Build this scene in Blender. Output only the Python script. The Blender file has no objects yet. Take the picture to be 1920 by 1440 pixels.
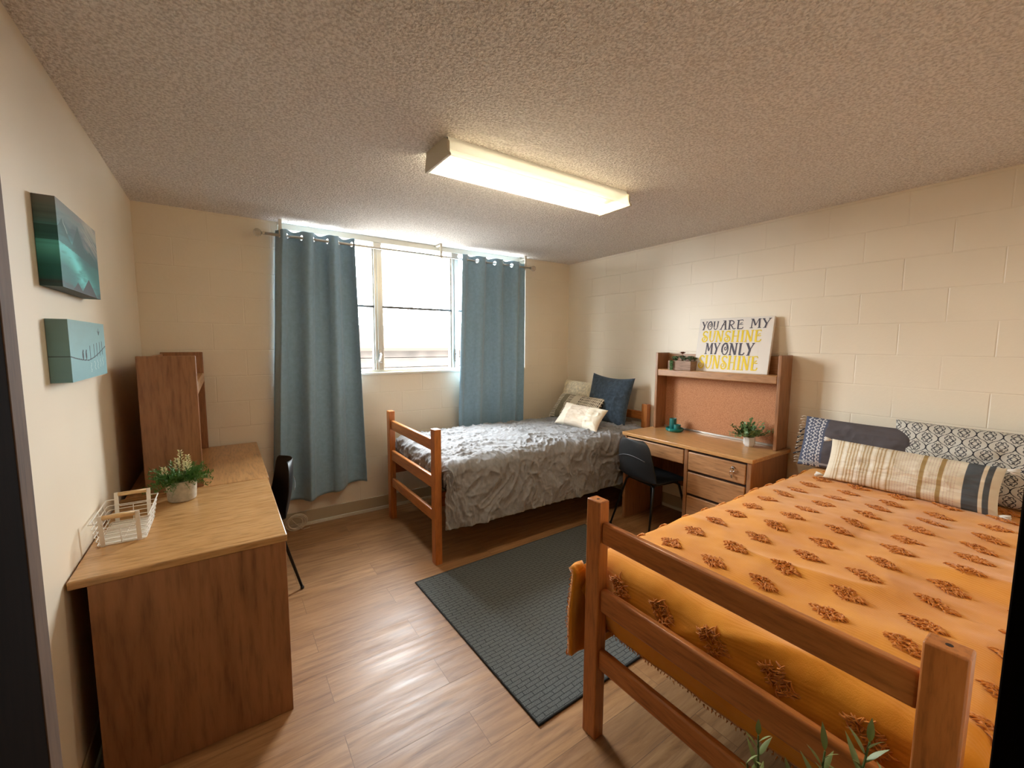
import bpy, bmesh, math, random
import numpy as np
from mathutils import Vector, Matrix

# ------------------------------------------------------------------ camera, world, exposure
scene = bpy.context.scene
COL = scene.collection
PI = math.pi
FPX, YAW, PITCH, ROLL = 790.0, math.radians(34.45), math.radians(5.48), math.radians(0.30)
CAM = Vector((0.451, 0.0, 1.52))
W, D, H = 3.845, 3.774, 2.44           # room: x 0..W, y (door wall .03) .. D, z 0..H

cd = bpy.data.cameras.new('camera')
cd.sensor_width = 36.0
cd.lens = FPX / 1920.0 * 36.0
cd.clip_start = 0.01
cam = bpy.data.objects.new('camera', cd)
COL.objects.link(cam)
fw = Vector((math.sin(YAW) * math.cos(PITCH), math.cos(YAW) * math.cos(PITCH), -math.sin(PITCH)))
r0 = Vector((math.cos(YAW), -math.sin(YAW), 0))
u0 = r0.cross(fw)
rt = r0 * math.cos(ROLL) + u0 * math.sin(ROLL)
up = u0 * math.cos(ROLL) - r0 * math.sin(ROLL)
cam.matrix_world = Matrix(((rt.x, up.x, -fw.x, CAM.x), (rt.y, up.y, -fw.y, CAM.y), (rt.z, up.z, -fw.z, CAM.z), (0, 0, 0, 1)))
scene.camera = cam

WORLD_STRENGTH = 21.0
world = bpy.data.worlds.new('overcast_sky')
scene.world = world
world.use_nodes = True
bg = world.node_tree.nodes['Background']
bg.inputs[0].default_value = (0.90, 0.95, 1.0, 1)
bg.inputs[1].default_value = WORLD_STRENGTH

vs = scene.view_settings
vs.view_transform = 'Standard'
vs.look = 'None'
vs.gamma = 1
vs.exposure = 1.30
vs.use_curve_mapping = False
LAMP_EMIT, TUBE_EMIT = 0.14, 54.0
scene.cycles.max_bounces = 16
scene.cycles.diffuse_bounces = 14
scene.cycles.transparent_max_bounces = 24
scene.cycles.sample_clamp_indirect = 25.0
scene.cycles.caustics_reflective = False
scene.cycles.caustics_refractive = False

# portal in the window opening (guides sky light, gives none of its own)
pl = bpy.data.lights.new('window_portal', 'AREA')
pl.shape = 'RECTANGLE'; pl.size = 2.36; pl.size_y = 1.19
pl.cycles.is_portal = True
po = bpy.data.objects.new('window_portal', pl)
po.location = (2.03, D + 0.19, 1.845)
po.rotation_euler = (math.radians(-90), 0, 0)   # faces -y, into the room
COL.objects.link(po)

rnd = random.Random(7)

# ------------------------------------------------------------------ helpers: colour, materials
def lin(c):
    return tuple(((x / 255) / 12.92 if x / 255 <= .04045 else ((x / 255 + .055) / 1.055) ** 2.4) for x in c)

def mat(name, col=(128, 128, 128), rough=.6, metal=0.0, spec=.5, coat=0):
    m = bpy.data.materials.new(name); m.use_nodes = True
    b = m.node_tree.nodes['Principled BSDF']
    b.inputs['Base Color'].default_value = (*lin(col), 1)
    b.inputs['Roughness'].default_value = rough
    b.inputs['Metallic'].default_value = metal
    b.inputs['Specular IOR Level'].default_value = spec
    if coat: b.inputs['Coat Weight'].default_value = coat
    return m

class NT:
    """small node helper"""
    def __init__(s, m):
        s.t = m.node_tree; s.b = s.t.nodes.get('Principled BSDF')
    def n(s, kind, **kw):
        x = s.t.nodes.new(kind)
        for k, v in kw.items(): setattr(x, k, v)
        return x
    def l(s, a, b): s.t.links.new(a, b)
    def coord(s, scale=(1, 1, 1), rot=(0, 0, 0), loc=(0, 0, 0), kind='Object'):
        tc = s.n('ShaderNodeTexCoord'); mp = s.n('ShaderNodeMapping')
        mp.inputs['Scale'].default_value = scale; mp.inputs['Rotation'].default_value = rot; mp.inputs['Location'].default_value = loc
        s.l(tc.outputs[kind], mp.inputs[0]); return mp.outputs[0]
    def noise(s, vec, scale, detail=3, rough=.5, dist=0):
        x = s.n('ShaderNodeTexNoise'); x.inputs['Scale'].default_value = scale; x.inputs['Detail'].default_value = detail
        x.inputs['Roughness'].default_value = rough; x.inputs['Distortion'].default_value = dist
        s.l(vec, x.inputs['Vector']); return x.outputs['Fac']
    def ramp(s, fac, stops):
        x = s.n('ShaderNodeValToRGB'); e = x.color_ramp.elements
        while len(e) < len(stops): e.new(.5)
        for i, (p, c) in enumerate(stops):
            e[i].position = p; e[i].color = (*lin(c), 1) if max(c) > 1 else (*c, 1)
        s.l(fac, x.inputs[0]); return x.outputs[0]
    def mix(s, a, b, fac, mode='MIX'):
        x = s.n('ShaderNodeMix', data_type='RGBA', blend_type=mode)
        for sock, v in ((x.inputs[0], fac), (x.inputs[6], a), (x.inputs[7], b)):
            if hasattr(v, 'links'): s.l(v, sock)
            else: sock.default_value = v
        return x.outputs[2]
    def math(s, op, a, b=0.0):
        x = s.n('ShaderNodeMath', operation=op)
        for sock, v in ((x.inputs[0], a), (x.inputs[1], b)):
            if hasattr(v, 'links'): s.l(v, sock)
            else: sock.default_value = v
        return x.outputs[0]
    def bump(s, h, strength=.3, dist=.01, prev=None):
        x = s.n('ShaderNodeBump'); x.inputs['Strength'].default_value = strength; x.inputs['Distance'].default_value = dist
        s.l(h, x.inputs['Height'])
        if prev is not None: s.l(prev, x.inputs['Normal'])
        s.l(x.outputs[0], s.b.inputs['Normal']); return x.outputs[0]
    def col(s, c): s.l(c, s.b.inputs['Base Color'])

def wood(name, dark, mid, light, axis='x', rough=.35, grain=1.0, cathedral=.5, coat=0.0):
    """grain runs along axis"""
    m = mat(name, mid, rough, coat=coat); t = NT(m)
    st = {'x': (.12, 1, 1), 'y': (1, .12, 1), 'z': (1, 1, .12)}[axis]
    v = t.coord(st)
    big = t.noise(v, 5.5 * grain, 3, .5, 1.2)
    rings = t.math('FRACT', t.math('MULTIPLY', big, 6.0))
    rings = t.math('ABSOLUTE', t.math('SUBTRACT', rings, .5))
    fine = t.noise(t.coord(tuple(a * b for a, b in zip(st, (1, 1, 1)))), 90 * grain, 4, .6)
    base = t.ramp(rings, [(0, dark), (.12 + .1 * cathedral, mid), (.5, light)])
    base = t.mix(base, (*lin(mid), 1), 1 - cathedral)
    streak = t.ramp(fine, [(.30, tuple(int(x * .62) for x in mid)), (.50, mid), (.72, light)])
    c = t.mix(base, streak, .5)
    t.col(c)
    t.bump(fine, .12, .0006)
    return m

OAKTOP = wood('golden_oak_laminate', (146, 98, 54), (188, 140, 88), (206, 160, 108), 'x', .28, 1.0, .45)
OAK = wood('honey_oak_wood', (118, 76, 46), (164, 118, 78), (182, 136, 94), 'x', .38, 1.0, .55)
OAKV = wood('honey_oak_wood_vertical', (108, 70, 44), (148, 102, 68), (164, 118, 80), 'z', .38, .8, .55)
PINE = wood('orange_bed_wood', (132, 72, 32), (184, 112, 56), (200, 130, 70), 'y', .30, 1.0, .5)
PINEV = wood('orange_bed_wood_vertical', (132, 72, 32), (184, 112, 56), (200, 130, 70), 'z', .30, 1.0, .4)
PINEX = wood('orange_bed_wood_lengthwise', (110, 56, 24), (150, 82, 38), (168, 96, 48), 'x', .34, 1.0, .4)
DARKGAP = mat('shade_brown_board', (50, 30, 18), .8)  # dark brown stands in for the shade inside drawer gaps and peg holes
WHITEM = mat('white_enamel', (222, 218, 208), .35)
ALU = mat('aluminium', (196, 192, 182), .35, .85)
FRAMEP = mat('painted_window_frame', (205, 200, 185), .4, .2)
CHROME = mat('chrome', (210, 210, 210), .15, 1)
BLACKP = mat('black_plastic', (15, 15, 16), .5)
BLACKM = mat('black_metal', (22, 20, 20), .35, .4)
STEELD = mat('dark_steel', (30, 28, 30), .6, .3)

def wall_mat(name, blocks, plane):
    m = mat(name, (228, 216, 194), .42, spec=.4); t = NT(m)
    v = t.coord()
    n1 = t.noise(v, 1.3, 2)
    t.col(t.ramp(n1, [(.3, (225, 212, 190)), (.7, (233, 221, 200))]))
    fine = t.noise(v, 130, 3, .6)
    b = t.bump(fine, .22, .0015)
    if blocks:
        sx = t.n('ShaderNodeSeparateXYZ'); t.l(v, sx.inputs[0])
        cx = t.n('ShaderNodeCombineXYZ')
        t.l(sx.outputs[0 if plane == 'xz' else 1], cx.inputs[0]); t.l(t.math('SUBTRACT', sx.outputs[2], .110), cx.inputs[1])
        wob = t.n('ShaderNodeTexNoise'); wob.inputs['Scale'].default_value = 9; t.l(v, wob.inputs['Vector'])
        br = t.n('ShaderNodeTexBrick'); br.offset = .5
        br.inputs['Scale'].default_value = 1; br.inputs['Brick Width'].default_value = .40; br.inputs['Row Height'].default_value = .193
        br.inputs['Mortar Size'].default_value = .0045; br.inputs['Mortar Smooth'].default_value = .8
        t.l(cx.outputs[0], br.inputs['Vector'])
        fade = t.ramp(t.noise(v, 2.2, 2), [(.30, (.12, .12, .12)), (.56, (1, 1, 1))])
        h = t.math('MULTIPLY', br.outputs['Fac'], fade)
        inv = t.math('SUBTRACT', 1.0, h)
        b = t.bump(inv, .6, .0028, b)
        pit = t.noise(v, 45, 2)
        t.bump(pit, .12, .003, b)
    return m

WALLL = wall_mat('cream_plaster', False, 'yz')
WALLB = wall_mat('cream_painted_block_back', True, 'xz')
WALLR = wall_mat('cream_painted_block_right', True, 'yz')

CEIL = mat('stippled_ceiling', (196, 180, 166), .9, spec=.2)
t = NT(CEIL); v = t.coord()
n1 = t.noise(v, 95, 2, .5, .3); n2 = t.noise(v, 210, 2, .5)
t.col(t.ramp(n1, [(.36, (216, 209, 204)), (.60, (248, 243, 239))]))
b = t.bump(n1, 1.0, .020); t.bump(n2, .5, .005, b)

FLOORM = mat('wood_look_vinyl_plank', (168, 122, 82), .3)
t = NT(FLOORM); v = t.coord()
br = t.n('ShaderNodeTexBrick'); br.offset = .37; br.inputs['Scale'].default_value = 1
br.inputs['Brick Width'].default_value = 1.22; br.inputs['Row Height'].default_value = .178
br.inputs['Mortar Size'].default_value = .0012; br.inputs['Mortar Smooth'].default_value = .3
br.inputs['Color1'].default_value = (0, 0, 0, 1); br.inputs['Color2'].default_value = (1, 1, 1, 1); br.inputs['Mortar'].default_value = (.5, .5, .5, 1)
t.l(v, br.inputs['Vector'])
rndv = br.outputs['Color']
vm = t.n('ShaderNodeVectorMath', operation='ADD'); t.l(v, vm.inputs[0])
sc = t.n('ShaderNodeVectorMath', operation='SCALE'); t.l(rndv, sc.inputs[0]); sc.inputs[3].default_value = 7.3
t.l(sc.outputs[0], vm.inputs[1])
mp = t.n('ShaderNodeMapping'); mp.inputs['Scale'].default_value = (.10, 1, 1); t.l(vm.outputs[0], mp.inputs[0])
g1 = t.noise(mp.outputs[0], 42, 5, .65, .5); g2 = t.noise(mp.outputs[0], 11, 3, .5, 1.0)
c1 = t.ramp(g1, [(.32, (104, 68, 40)), (.48, (160, 114, 72)), (.68, (192, 148, 102))])
c2 = t.ramp(g2, [(.35, (136, 96, 60)), (.65, (180, 138, 94))])
c = t.mix(c1, c2, .42)
c = t.mix(c, (*lin((150, 108, 70)), 1), t.math('MULTIPLY', rndv, .35))
c = t.mix(c, (*lin((80, 52, 32)), 1), t.math('MULTIPLY', br.outputs['Fac'], .6))
t.col(c)
ro = t.n('ShaderNodeMapRange'); t.l(t.noise(mp.outputs[0], 30, 4, .6), ro.inputs[0])
ro.inputs[1].default_value = .3; ro.inputs[2].default_value = .7; ro.inputs[3].default_value = .34; ro.inputs[4].default_value = .50
t.l(ro.outputs[0], t.b.inputs['Roughness'])
b = t.bump(g1, .16, .0012)
t.bump(t.math('SUBTRACT', 1.0, br.outputs['Fac']), .5, .001, b)

def fabric(name, col, rough=.95, weave=900, amp=.25, var=.12, sheen=.2):
    m = mat(name, col, rough, spec=.15); t = NT(m); v = t.coord()
    n = t.noise(v, 35, 3, .6)
    lo = tuple(int(x * (1 - var)) for x in col); hi = tuple(min(255, int(x * (1 + var))) for x in col)
    t.col(t.ramp(n, [(.3, lo), (.7, hi)]))
    t.bump(t.noise(v, weave, 2), amp, .001)
    t.b.inputs['Sheen Weight'].default_value = sheen
    return m

def attr_mat(name, rough=.9, bump=True, spec=.2, weave=700):
    m = mat(name, (200, 200, 200), rough, spec=spec); t = NT(m)
    a = t.n('ShaderNodeAttribute'); a.attribute_name = 'pattern'
    t.l(a.outputs['Color'], t.b.inputs['Base Color'])
    if bump: t.bump(t.noise(t.coord(), weave, 2), .25, .001)
    return m

# ------------------------------------------------------------------ helpers: geometry
class MB:
    def __init__(s): s.v = []; s.f = []; s.mi = []
    def add(s, vs_, fs, mi=0):
        o = len(s.v); s.v += [tuple(map(float, p)) for p in vs_]
        s.f += [tuple(o + i for i in f) for f in fs]; s.mi += [mi] * len(fs); return s
    def box(s, x0, x1, y0, y1, z0, z1, mi=0):
        return s.add([(x0, y0, z0), (x1, y0, z0), (x1, y1, z0), (x0, y1, z0), (x0, y0, z1), (x1, y0, z1), (x1, y1, z1), (x0, y1, z1)],
                     [(0, 3, 2, 1), (4, 5, 6, 7), (0, 1, 5, 4), (1, 2, 6, 5), (2, 3, 7, 6), (3, 0, 4, 7)], mi)
    def tube(s, pts, r, n=8, mi=0, closed=False, caps=True):
        pts = [Vector(p) for p in pts]; N = len(pts)
        rs = r if isinstance(r, (list, tuple)) else [r] * N
        tang = []
        for i in range(N):
            a = pts[(i - 1) % N] if (closed or i > 0) else pts[i]
            b = pts[(i + 1) % N] if (closed or i < N - 1) else pts[i]
            d = (b - a); tang.append(d.normalized() if d.length > 1e-9 else Vector((0, 0, 1)))
        ref = Vector((0, 0, 1)) if abs(tang[0].z) < .9 else Vector((1, 0, 0))
        nrm = (ref - tang[0] * ref.dot(tang[0])).normalized()
        V = []
        for i in range(N):
            nrm = (nrm - tang[i] * nrm.dot(tang[i]))
            nrm = nrm.normalized() if nrm.length > 1e-6 else tang[i].orthogonal().normalized()
            bi = tang[i].cross(nrm)
            for k in range(n):
                a = 2 * PI * k / n
                V.append(pts[i] + (nrm * math.cos(a) + bi * math.sin(a)) * rs[i])
        F = []
        for i in range(N if closed else N - 1):
            j = (i + 1) % N
            for k in range(n):
                k2 = (k + 1) % n
                F.append((i * n + k, i * n + k2, j * n + k2, j * n + k))
        if caps and not closed:
            F.append(tuple(range(n - 1, -1, -1))); F.append(tuple((N - 1) * n + k for k in range(n)))
        return s.add(V, F, mi)
    def lathe(s, prof, c=(0, 0, 0), n=32, mi=0):
        V = []; F = []
        for (r, z) in prof:
            for k in range(n):
                a = 2 * PI * k / n; V.append((c[0] + r * math.cos(a), c[1] + r * math.sin(a), c[2] + z))
        for i in range(len(prof) - 1):
            for k in range(n):
                k2 = (k + 1) % n; F.append((i * n + k, i * n + k2, (i + 1) * n + k2, (i + 1) * n + k))
        if prof[0][0] > 1e-6: F.append(tuple(range(n - 1, -1, -1)))
        if prof[-1][0] > 1e-6: F.append(tuple((len(prof) - 1) * n + k for k in range(n)))
        return s.add(V, F, mi)
    def leaf(s, base, d, side, L, w, curl=.2, seg=4, mi=0, mid=.45):
        """pointed blade with a curl along its length"""
        base = Vector(base); d = Vector(d).normalized(); side = Vector(side); side = (side - d * side.dot(d))
        side = side.normalized() if side.length > 1e-6 else d.orthogonal().normalized()
        nn = d.cross(side)
        V = [base]; F = []
        for i in range(1, seg):
            q = i / seg; ww = w * (math.sin(PI * q ** (math.log(.5) / math.log(mid)))) * .5
            c = base + d * (L * q) + nn * (-curl * L * q * q)
            V += [c - side * ww, c + nn * (.15 * ww), c + side * ww]
        V.append(base + d * L + nn * (-curl * L))
        F += [(0, 1, 2), (0, 2, 3)]
        for i in range(seg - 2):
            a = 1 + 3 * i; F += [(a, a + 3, a + 4, a + 1), (a + 1, a + 4, a + 5, a + 2)]
        a = 1 + 3 * (seg - 2); e = len(V) - 1
        F += [(a, e, a + 1), (a + 1, e, a + 2)]
        return s.add(V, F, mi)
    def build(s, name, mats, parent=None, bevel=0, smooth=False, sub=0, solid=0, offs=-1, bseg=2):
        me = bpy.data.meshes.new(name); me.from_pydata(s.v, [], s.f)
        for m in (mats if isinstance(mats, (list, tuple)) else [mats]): me.materials.append(m)
        if any(s.mi): me.polygons.foreach_set('material_index', s.mi)
        if smooth: me.polygons.foreach_set('use_smooth', [True] * len(me.polygons))
        me.update()
        o = bpy.data.objects.new(name, me); COL.objects.link(o)
        if parent: o.parent = parent
        if solid:
            md = o.modifiers.new('solid', 'SOLIDIFY'); md.thickness = solid; md.offset = offs
        if bevel:
            md = o.modifiers.new('bevel', 'BEVEL'); md.width = bevel; md.segments = bseg; md.limit_method = 'ANGLE'; md.angle_limit = math.radians(40)
            me.polygons.foreach_set('use_smooth', [True] * len(me.polygons))
            if not smooth:
                try: me.set_sharp_from_angle(angle=math.radians(60))
                except Exception: pass
        if sub:
            md = o.modifiers.new('sub', 'SUBSURF'); md.levels = sub; md.render_levels = sub
        return o

def grid(name, P, mats, parent=None, colors=None, solid=0, offs=-1, wrap=False, smooth=True, extra=None):
    """P: (nu,nv,3) array of points -> one mesh; colors (nu,nv,3) linear; extra: (verts, faces, matindex)"""
    nu, nv = P.shape[:2]
    idx = np.arange(nu * nv).reshape(nu, nv)
    a = idx[:-1, :-1].ravel(); b = idx[1:, :-1].ravel(); c = idx[1:, 1:].ravel(); d = idx[:-1, 1:].ravel()
    F = np.stack([a, b, c, d], 1)
    V = P.reshape(-1, 3)
    nq = len(F)
    me = bpy.data.meshes.new(name)
    if extra is not None:
        eV, eF = extra
        V2 = np.concatenate([V, eV]); F2 = np.concatenate([F, eF + len(V)])
    else: V2, F2 = V, F
    me.vertices.add(len(V2)); me.vertices.foreach_set('co', V2.astype(np.float32).ravel())
    me.loops.add(len(F2) * 4); me.loops.foreach_set('vertex_index', F2.astype(np.int32).ravel())
    me.polygons.add(len(F2)); me.polygons.foreach_set('loop_start', np.arange(0, len(F2) * 4, 4, dtype=np.int32))
    me.polygons.foreach_set('loop_total', np.full(len(F2), 4, dtype=np.int32))
    me.update(calc_edges=True)
    for m in (mats if isinstance(mats, (list, tuple)) else [mats]): me.materials.append(m)
    if extra is not None:
        mi = np.zeros(len(F2), dtype=np.int32); mi[nq:] = 1; me.polygons.foreach_set('material_index', mi)
    if smooth: me.polygons.foreach_set('use_smooth', np.ones(len(F2), dtype=bool))
    if colors is not None:
        at = me.color_attributes.new('pattern', 'FLOAT_COLOR', 'POINT')
        C4 = np.ones((len(V2), 4), np.float32); C4[:nu * nv, :3] = colors.reshape(-1, 3)
        at.data.foreach_set('color', C4.ravel())
    me.validate(); me.update()
    o = bpy.data.objects.new(name, me); COL.objects.link(o)
    if parent: o.parent = parent
    if solid:
        md = o.modifiers.new('solid', 'SOLIDIFY'); md.thickness = solid; md.offset = offs
    return o

def tag(o, label, cat, group=None):
    o['label'] = label; o['category'] = cat
    if group: o['group'] = group
    return o

def thing(name, label, cat, loc=(0, 0, 0), rz=0, group=None):
    o = bpy.data.objects.new(name, None); o.empty_display_size = .1; COL.objects.link(o)
    o.location = loc; o.rotation_euler = (0, 0, rz)
    return tag(o, label, cat, group)

def struct(o): o['kind'] = 'structure'; return o

# numpy noise
def _hash(ix, iy, seed):
    h = (ix.astype(np.int64) * 374761393 + iy.astype(np.int64) * 668265263 + seed * 974711) & 0x7fffffff
    h = ((h ^ (h >> 13)) * 1274126177) & 0x7fffffff
    return ((h ^ (h >> 16)) & 0xffff) / 65535.0
def vnoise(x, y, seed=0):
    ix = np.floor(x); iy = np.floor(y); fx = x - ix; fy = y - iy
    fx = fx * fx * fx * (fx * (fx * 6 - 15) + 10); fy = fy * fy * fy * (fy * (fy * 6 - 15) + 10)
    a = _hash(ix, iy, seed); b = _hash(ix + 1, iy, seed); c = _hash(ix, iy + 1, seed); d = _hash(ix + 1, iy + 1, seed)
    return (a * (1 - fx) + b * fx) * (1 - fy) + (c * (1 - fx) + d * fx) * fy
def fbm(x, y, o=4, seed=0, g=.5):
    s = 0; a = 1; n = 0
    for i in range(o):
        s = s + a * vnoise(x * 2 ** i + 17.3 * i, y * 2 ** i - 9.1 * i, seed + i); n += a; a *= g
    return s / n
def ridge(x, y, o=3, seed=0):
    s = 0; a = 1; n = 0
    for i in range(o):
        s = s + a * (1 - np.abs(2 * vnoise(x * 2 ** i + 5.7 * i, y * 2 ** i + 3.1 * i, seed + i) - 1)) ** 2; n += a; a *= .5
    return s / n
def sst(a, b, x):
    q = np.clip((x - a) / (b - a), 0, 1); return q * q * (3 - 2 * q)

# ------------------------------------------------------------------ the room
struct(MB().box(-1.6, W + .25, -1.9, D + .2, -.12, 0).build('floor', FLOORM))
struct(MB().box(-1.6, W + .25, -1.9, D + .2, H, H + .15).build('ceiling', CEIL))
struct(MB().box(-.2, 0, .03, D, 0, H).build('wall_left', WALLL))
struct(MB().box(W, W + .2, -1.75, D, 0, H).build('wall_right', WALLR))
WX0, WX1, WZ0 = .852, 3.208, 1.25
m = MB()
m.box(-.2, WX0, D, D + .2, 0, H); m.box(WX1, W + .2, D, D + .2, 0, H); m.box(WX0, WX1, D, D + .2, 0, WZ0)
struct(m.build('wall_back', WALLB))
DX0, DX1 = .155, 1.20
m = MB(); m.box(-.2, DX0 - .04, -.09, .03, 0, H); m.box(DX1 + .035, W, -.09, .03, 0, H); m.box(DX0 - .04, DX1 + .035, -.09, .03, 2.09, H)
struct(m.build('wall_front', WALLL))
HALL = mat('dim_corridor_paint', (170, 160, 144), .7)
m = MB(); m.box(-1.55, W, -1.85, -1.75, 0, H); m.box(-1.6, -1.5, -1.75, .03, 0, H); m.box(-1.5, -.2, -.09, .03, 0, H)
struct(m.build('wall_corridor', HALL))
DKWOOD = wood('dark_walnut_door', (12, 8, 6), (20, 13, 9), (26, 17, 12), 'z', .9, 1, .4)
DKWOOD.node_tree.nodes['Principled BSDF'].inputs['Specular IOR Level'].default_value = .03
m = MB(); m.box(DX1, DX1 + .035, -.10, .055, 0, 2.09); m.box(DX1 + .035, DX1 + .09, .03, .048, 0, 2.14)
m.box(DX0 - .04, DX0, -.10, .036, 0, 2.09); m.box(DX0, DX1, -.10, .036, 2.05, 2.09)
struct(m.build('trim_1', DKWOOD, bevel=.002))
dr = struct(MB().box(.157, .200, .040, .932, .012, 2.045).build('door_1', DKWOOD, bevel=.002))
MB().box(.156, .2015, .885, .934, .012, 2.045).build('door_edge_strip', wood('mid_brown_edge_wood', (70, 50, 36), (94, 70, 52), (106, 82, 62), 'z', .8), dr, bevel=.002)  # edge strip in a paler brown than the door leaf

# baseboards: tan vinyl with a white bead at the floor
BASE = mat('tan_vinyl_base', (178, 162, 134), .5); BEAD = mat('pale_caulk_bead', (214, 208, 190), .5)
def basebd(name, x0, x1, y0, y1, dx, dy):
    m = MB()
    m.box(x0, x1, y0, y1, .028, .125, 0)
    m.box(min(x0, x0 + dx * .7), max(x1, x1 + dx * .7), min(y0, y0 + dy * .7), max(y1, y1 + dy * .7), 0, .028, 1)
    struct(m.build(name, [BASE, BEAD], bevel=.003))
basebd('baseboard_back', .008, W - .008, D - .010, D, 0, -.012)
basebd('baseboard_left', 0, .008, .06, D - .012, .012, 0)
basebd('baseboard_right', W - .008, W, .06, D - .012, -.012, 0)

# ------------------------------------------------------------------ window (jalousie, three bays)
win = bpy.data.objects.new('window_1', None); COL.objects.link(win); win.location = (2.03, D + .06, WZ0); struct(win)
def wl(m): m.v = [(a - 2.03, b - D - .06, c - WZ0) for a, b, c in m.v]; return m
m = MB(); y0, y1 = D + .03, D + .10
m.box(WX0, WX1, y0, y1, WZ0, WZ0 + .03); m.box(WX0, WX1, y0 - .012, y1, H - .045, H)
m.box(WX0, WX0 + .035, y0, y1, WZ0 + .03, H - .045); m.box(WX1 - .035, WX1, y0, y1, WZ0 + .03, H - .045)
m.box(WX0 + .035, WX1 - .035, y0 + .02, y1 - .02, H - .10, H - .085)
wl(m).build('window_frame', FRAMEP, win, bevel=.002)
for mx in (1.615, 2.37):
    m = MB(); m.box(mx - .035, mx + .035, y0 - .006, y1, WZ0 + .03, H - .045); m.box(mx - .012, mx + .012, y0 - .016, y0 - .006, WZ0 + .03, H - .1)
    m.box(mx - .046, mx - .035, y0 + .01, y1 - .01, WZ0 + .03, H - .1); m.box(mx + .035, mx + .046, y0 + .01, y1 - .01, WZ0 + .03, H - .1)
    wl(m).build('window_mullion', ALU, win, bevel=.002)
    m = MB(); zc = 1.40
    m.box(mx - .012, mx + .012, y0 - .03, y0 - .015, zc - .06, zc + .06); m.tube([(mx, y0 - .03, zc + .03), (mx, y0 - .055, zc + .01), (mx - .02, y0 - .06, zc - .05)], .005)
    m.tube([(mx - .025, y0 - .06, zc - .05), (mx + .0, y0 - .06, zc - .05)], .007)
    wl(m).build('window_crank', CHROME, win, smooth=False)
m = MB()
m.box(WX0 + .035, WX1 - .035, y0 + .004, y0 + .03, 1.831, 1.850)
wl(m).build('window_crossbar', mat('grey_crossbar', (96, 92, 88), .6, .1), win)
m = MB(); m.box(WX0, WX1, D - .018, y0, WZ0 - .012, WZ0 + .008)
wl(m).build('window_sill', mat('white_sill_paint', (226, 220, 206), .4), win, bevel=.003)
GL = bpy.data.materials.new('clear_louvre_glass'); GL.use_nodes = True; t = NT(GL); t.t.nodes.remove(t.b)
tr = t.n('ShaderNodeBsdfTransparent'); tr.inputs[0].default_value = (.96, .98, .97, 1)
gs = t.n('ShaderNodeBsdfGlossy'); gs.inputs['Roughness'].default_value = .05
fr = t.n('ShaderNodeLayerWeight'); fr.inputs[0].default_value = .15
mx_ = t.n('ShaderNodeMixShader'); t.l(fr.outputs['Fresnel'], mx_.inputs[0]); t.l(tr.outputs[0], mx_.inputs[1]); t.l(gs.outputs[0], mx_.inputs[2])
t.l(mx_.outputs[0], t.t.nodes['Material Output'].inputs[0])
for a, b in ((WX0 + .04, 1.565), (1.665, 2.32), (2.42, WX1 - .04)):
    m = MB(); z = WZ0 + .085
    while z < H - .13:
        c, s_ = math.cos(math.radians(68)) * .052, math.sin(math.radians(68)) * .052
        yy = y1 - .03
        m.add([(a, yy - c, z + s_), (b, yy - c, z + s_), (b, yy + c, z - s_), (a, yy + c, z - s_)], [(0, 1, 2, 3)])
        z += .098
    wl(m).build('window_pane', GL, win)

# far outside: low pale building beyond the window
SID = mat('pale_siding', (56, 50, 46), .95, spec=.05); RF = mat('faded_clay_roof', (60, 46, 40), .95, spec=.05)
t = NT(SID); t.col(t.ramp(t.noise(t.coord(), 1.6, 3), [(.35, (60, 55, 51)), (.65, (74, 67, 62))]))
bl = thing('neighbouring_building', 'low pale neighbouring building seen faintly through the window', 'building', (4, 15, -2.5))
m = MB()
for i in range(11): m.box(-14, 20, 0 + .02 * (i % 2), 4, .35 * i, .35 * i + .33)
m.build('siding', SID, bl)
m = MB(); m.add([(-14.5, -.7, 3.85), (20.5, -.7, 3.85), (20.5, 3, 4.75), (-14.5, 3, 4.75), (-14.5, -.7, 3.75), (20.5, -.7, 3.75), (20.5, 4, 3.75), (-14.5, 4, 3.75)],
    [(0, 1, 2, 3), (4, 5, 1, 0), (4, 7, 6, 5), (2, 6, 7, 3), (0, 3, 7, 4), (1, 5, 6, 2)])
m.build('roof', RF, bl)

gm = MB(); gm.box(-30, 40, D + .6, 60, -3.2, -3.0); gr_ = struct(gm.build('ground', mat('outside_pavement', (138, 136, 132), .95)))

# ------------------------------------------------------------------ curtain rod and curtains
ROD_Z, ROD_Y = 2.322, D - .095
rod = thing('curtain_rod', 'long brushed metal curtain rod with clear knob ends under the ceiling', 'curtain rod', (2.0, ROD_Y, ROD_Z))
m = MB(); m.tube([(-1.25, 0, 0), (1.20, 0, 0)], .0085, 12); m.tube([(-1.25, 0, 0), (0.1, 0, 0)], .0105, 12)
m.build('pole', ALU, rod, smooth=True)
CLEAR = mat('clear_acrylic', (235, 228, 215), .08); CLEAR.node_tree.nodes['Principled BSDF'].inputs['Transmission Weight'].default_value = .75
for s_, x in ((-1, -1.25), (1, 1.20)):
    m = MB(); m.lathe([(0, 0), (.012, .0), (.013, .008), (.008, .014), (.010, .018), (.022, .026), (.029, .042), (.027, .056), (.016, .068), (0, .072)], n=20)
    f = m.build('finial', CLEAR, rod, smooth=True); f.location = (x, 0, 0); f.rotation_euler = (0, s_ * PI / 2, 0)
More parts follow.
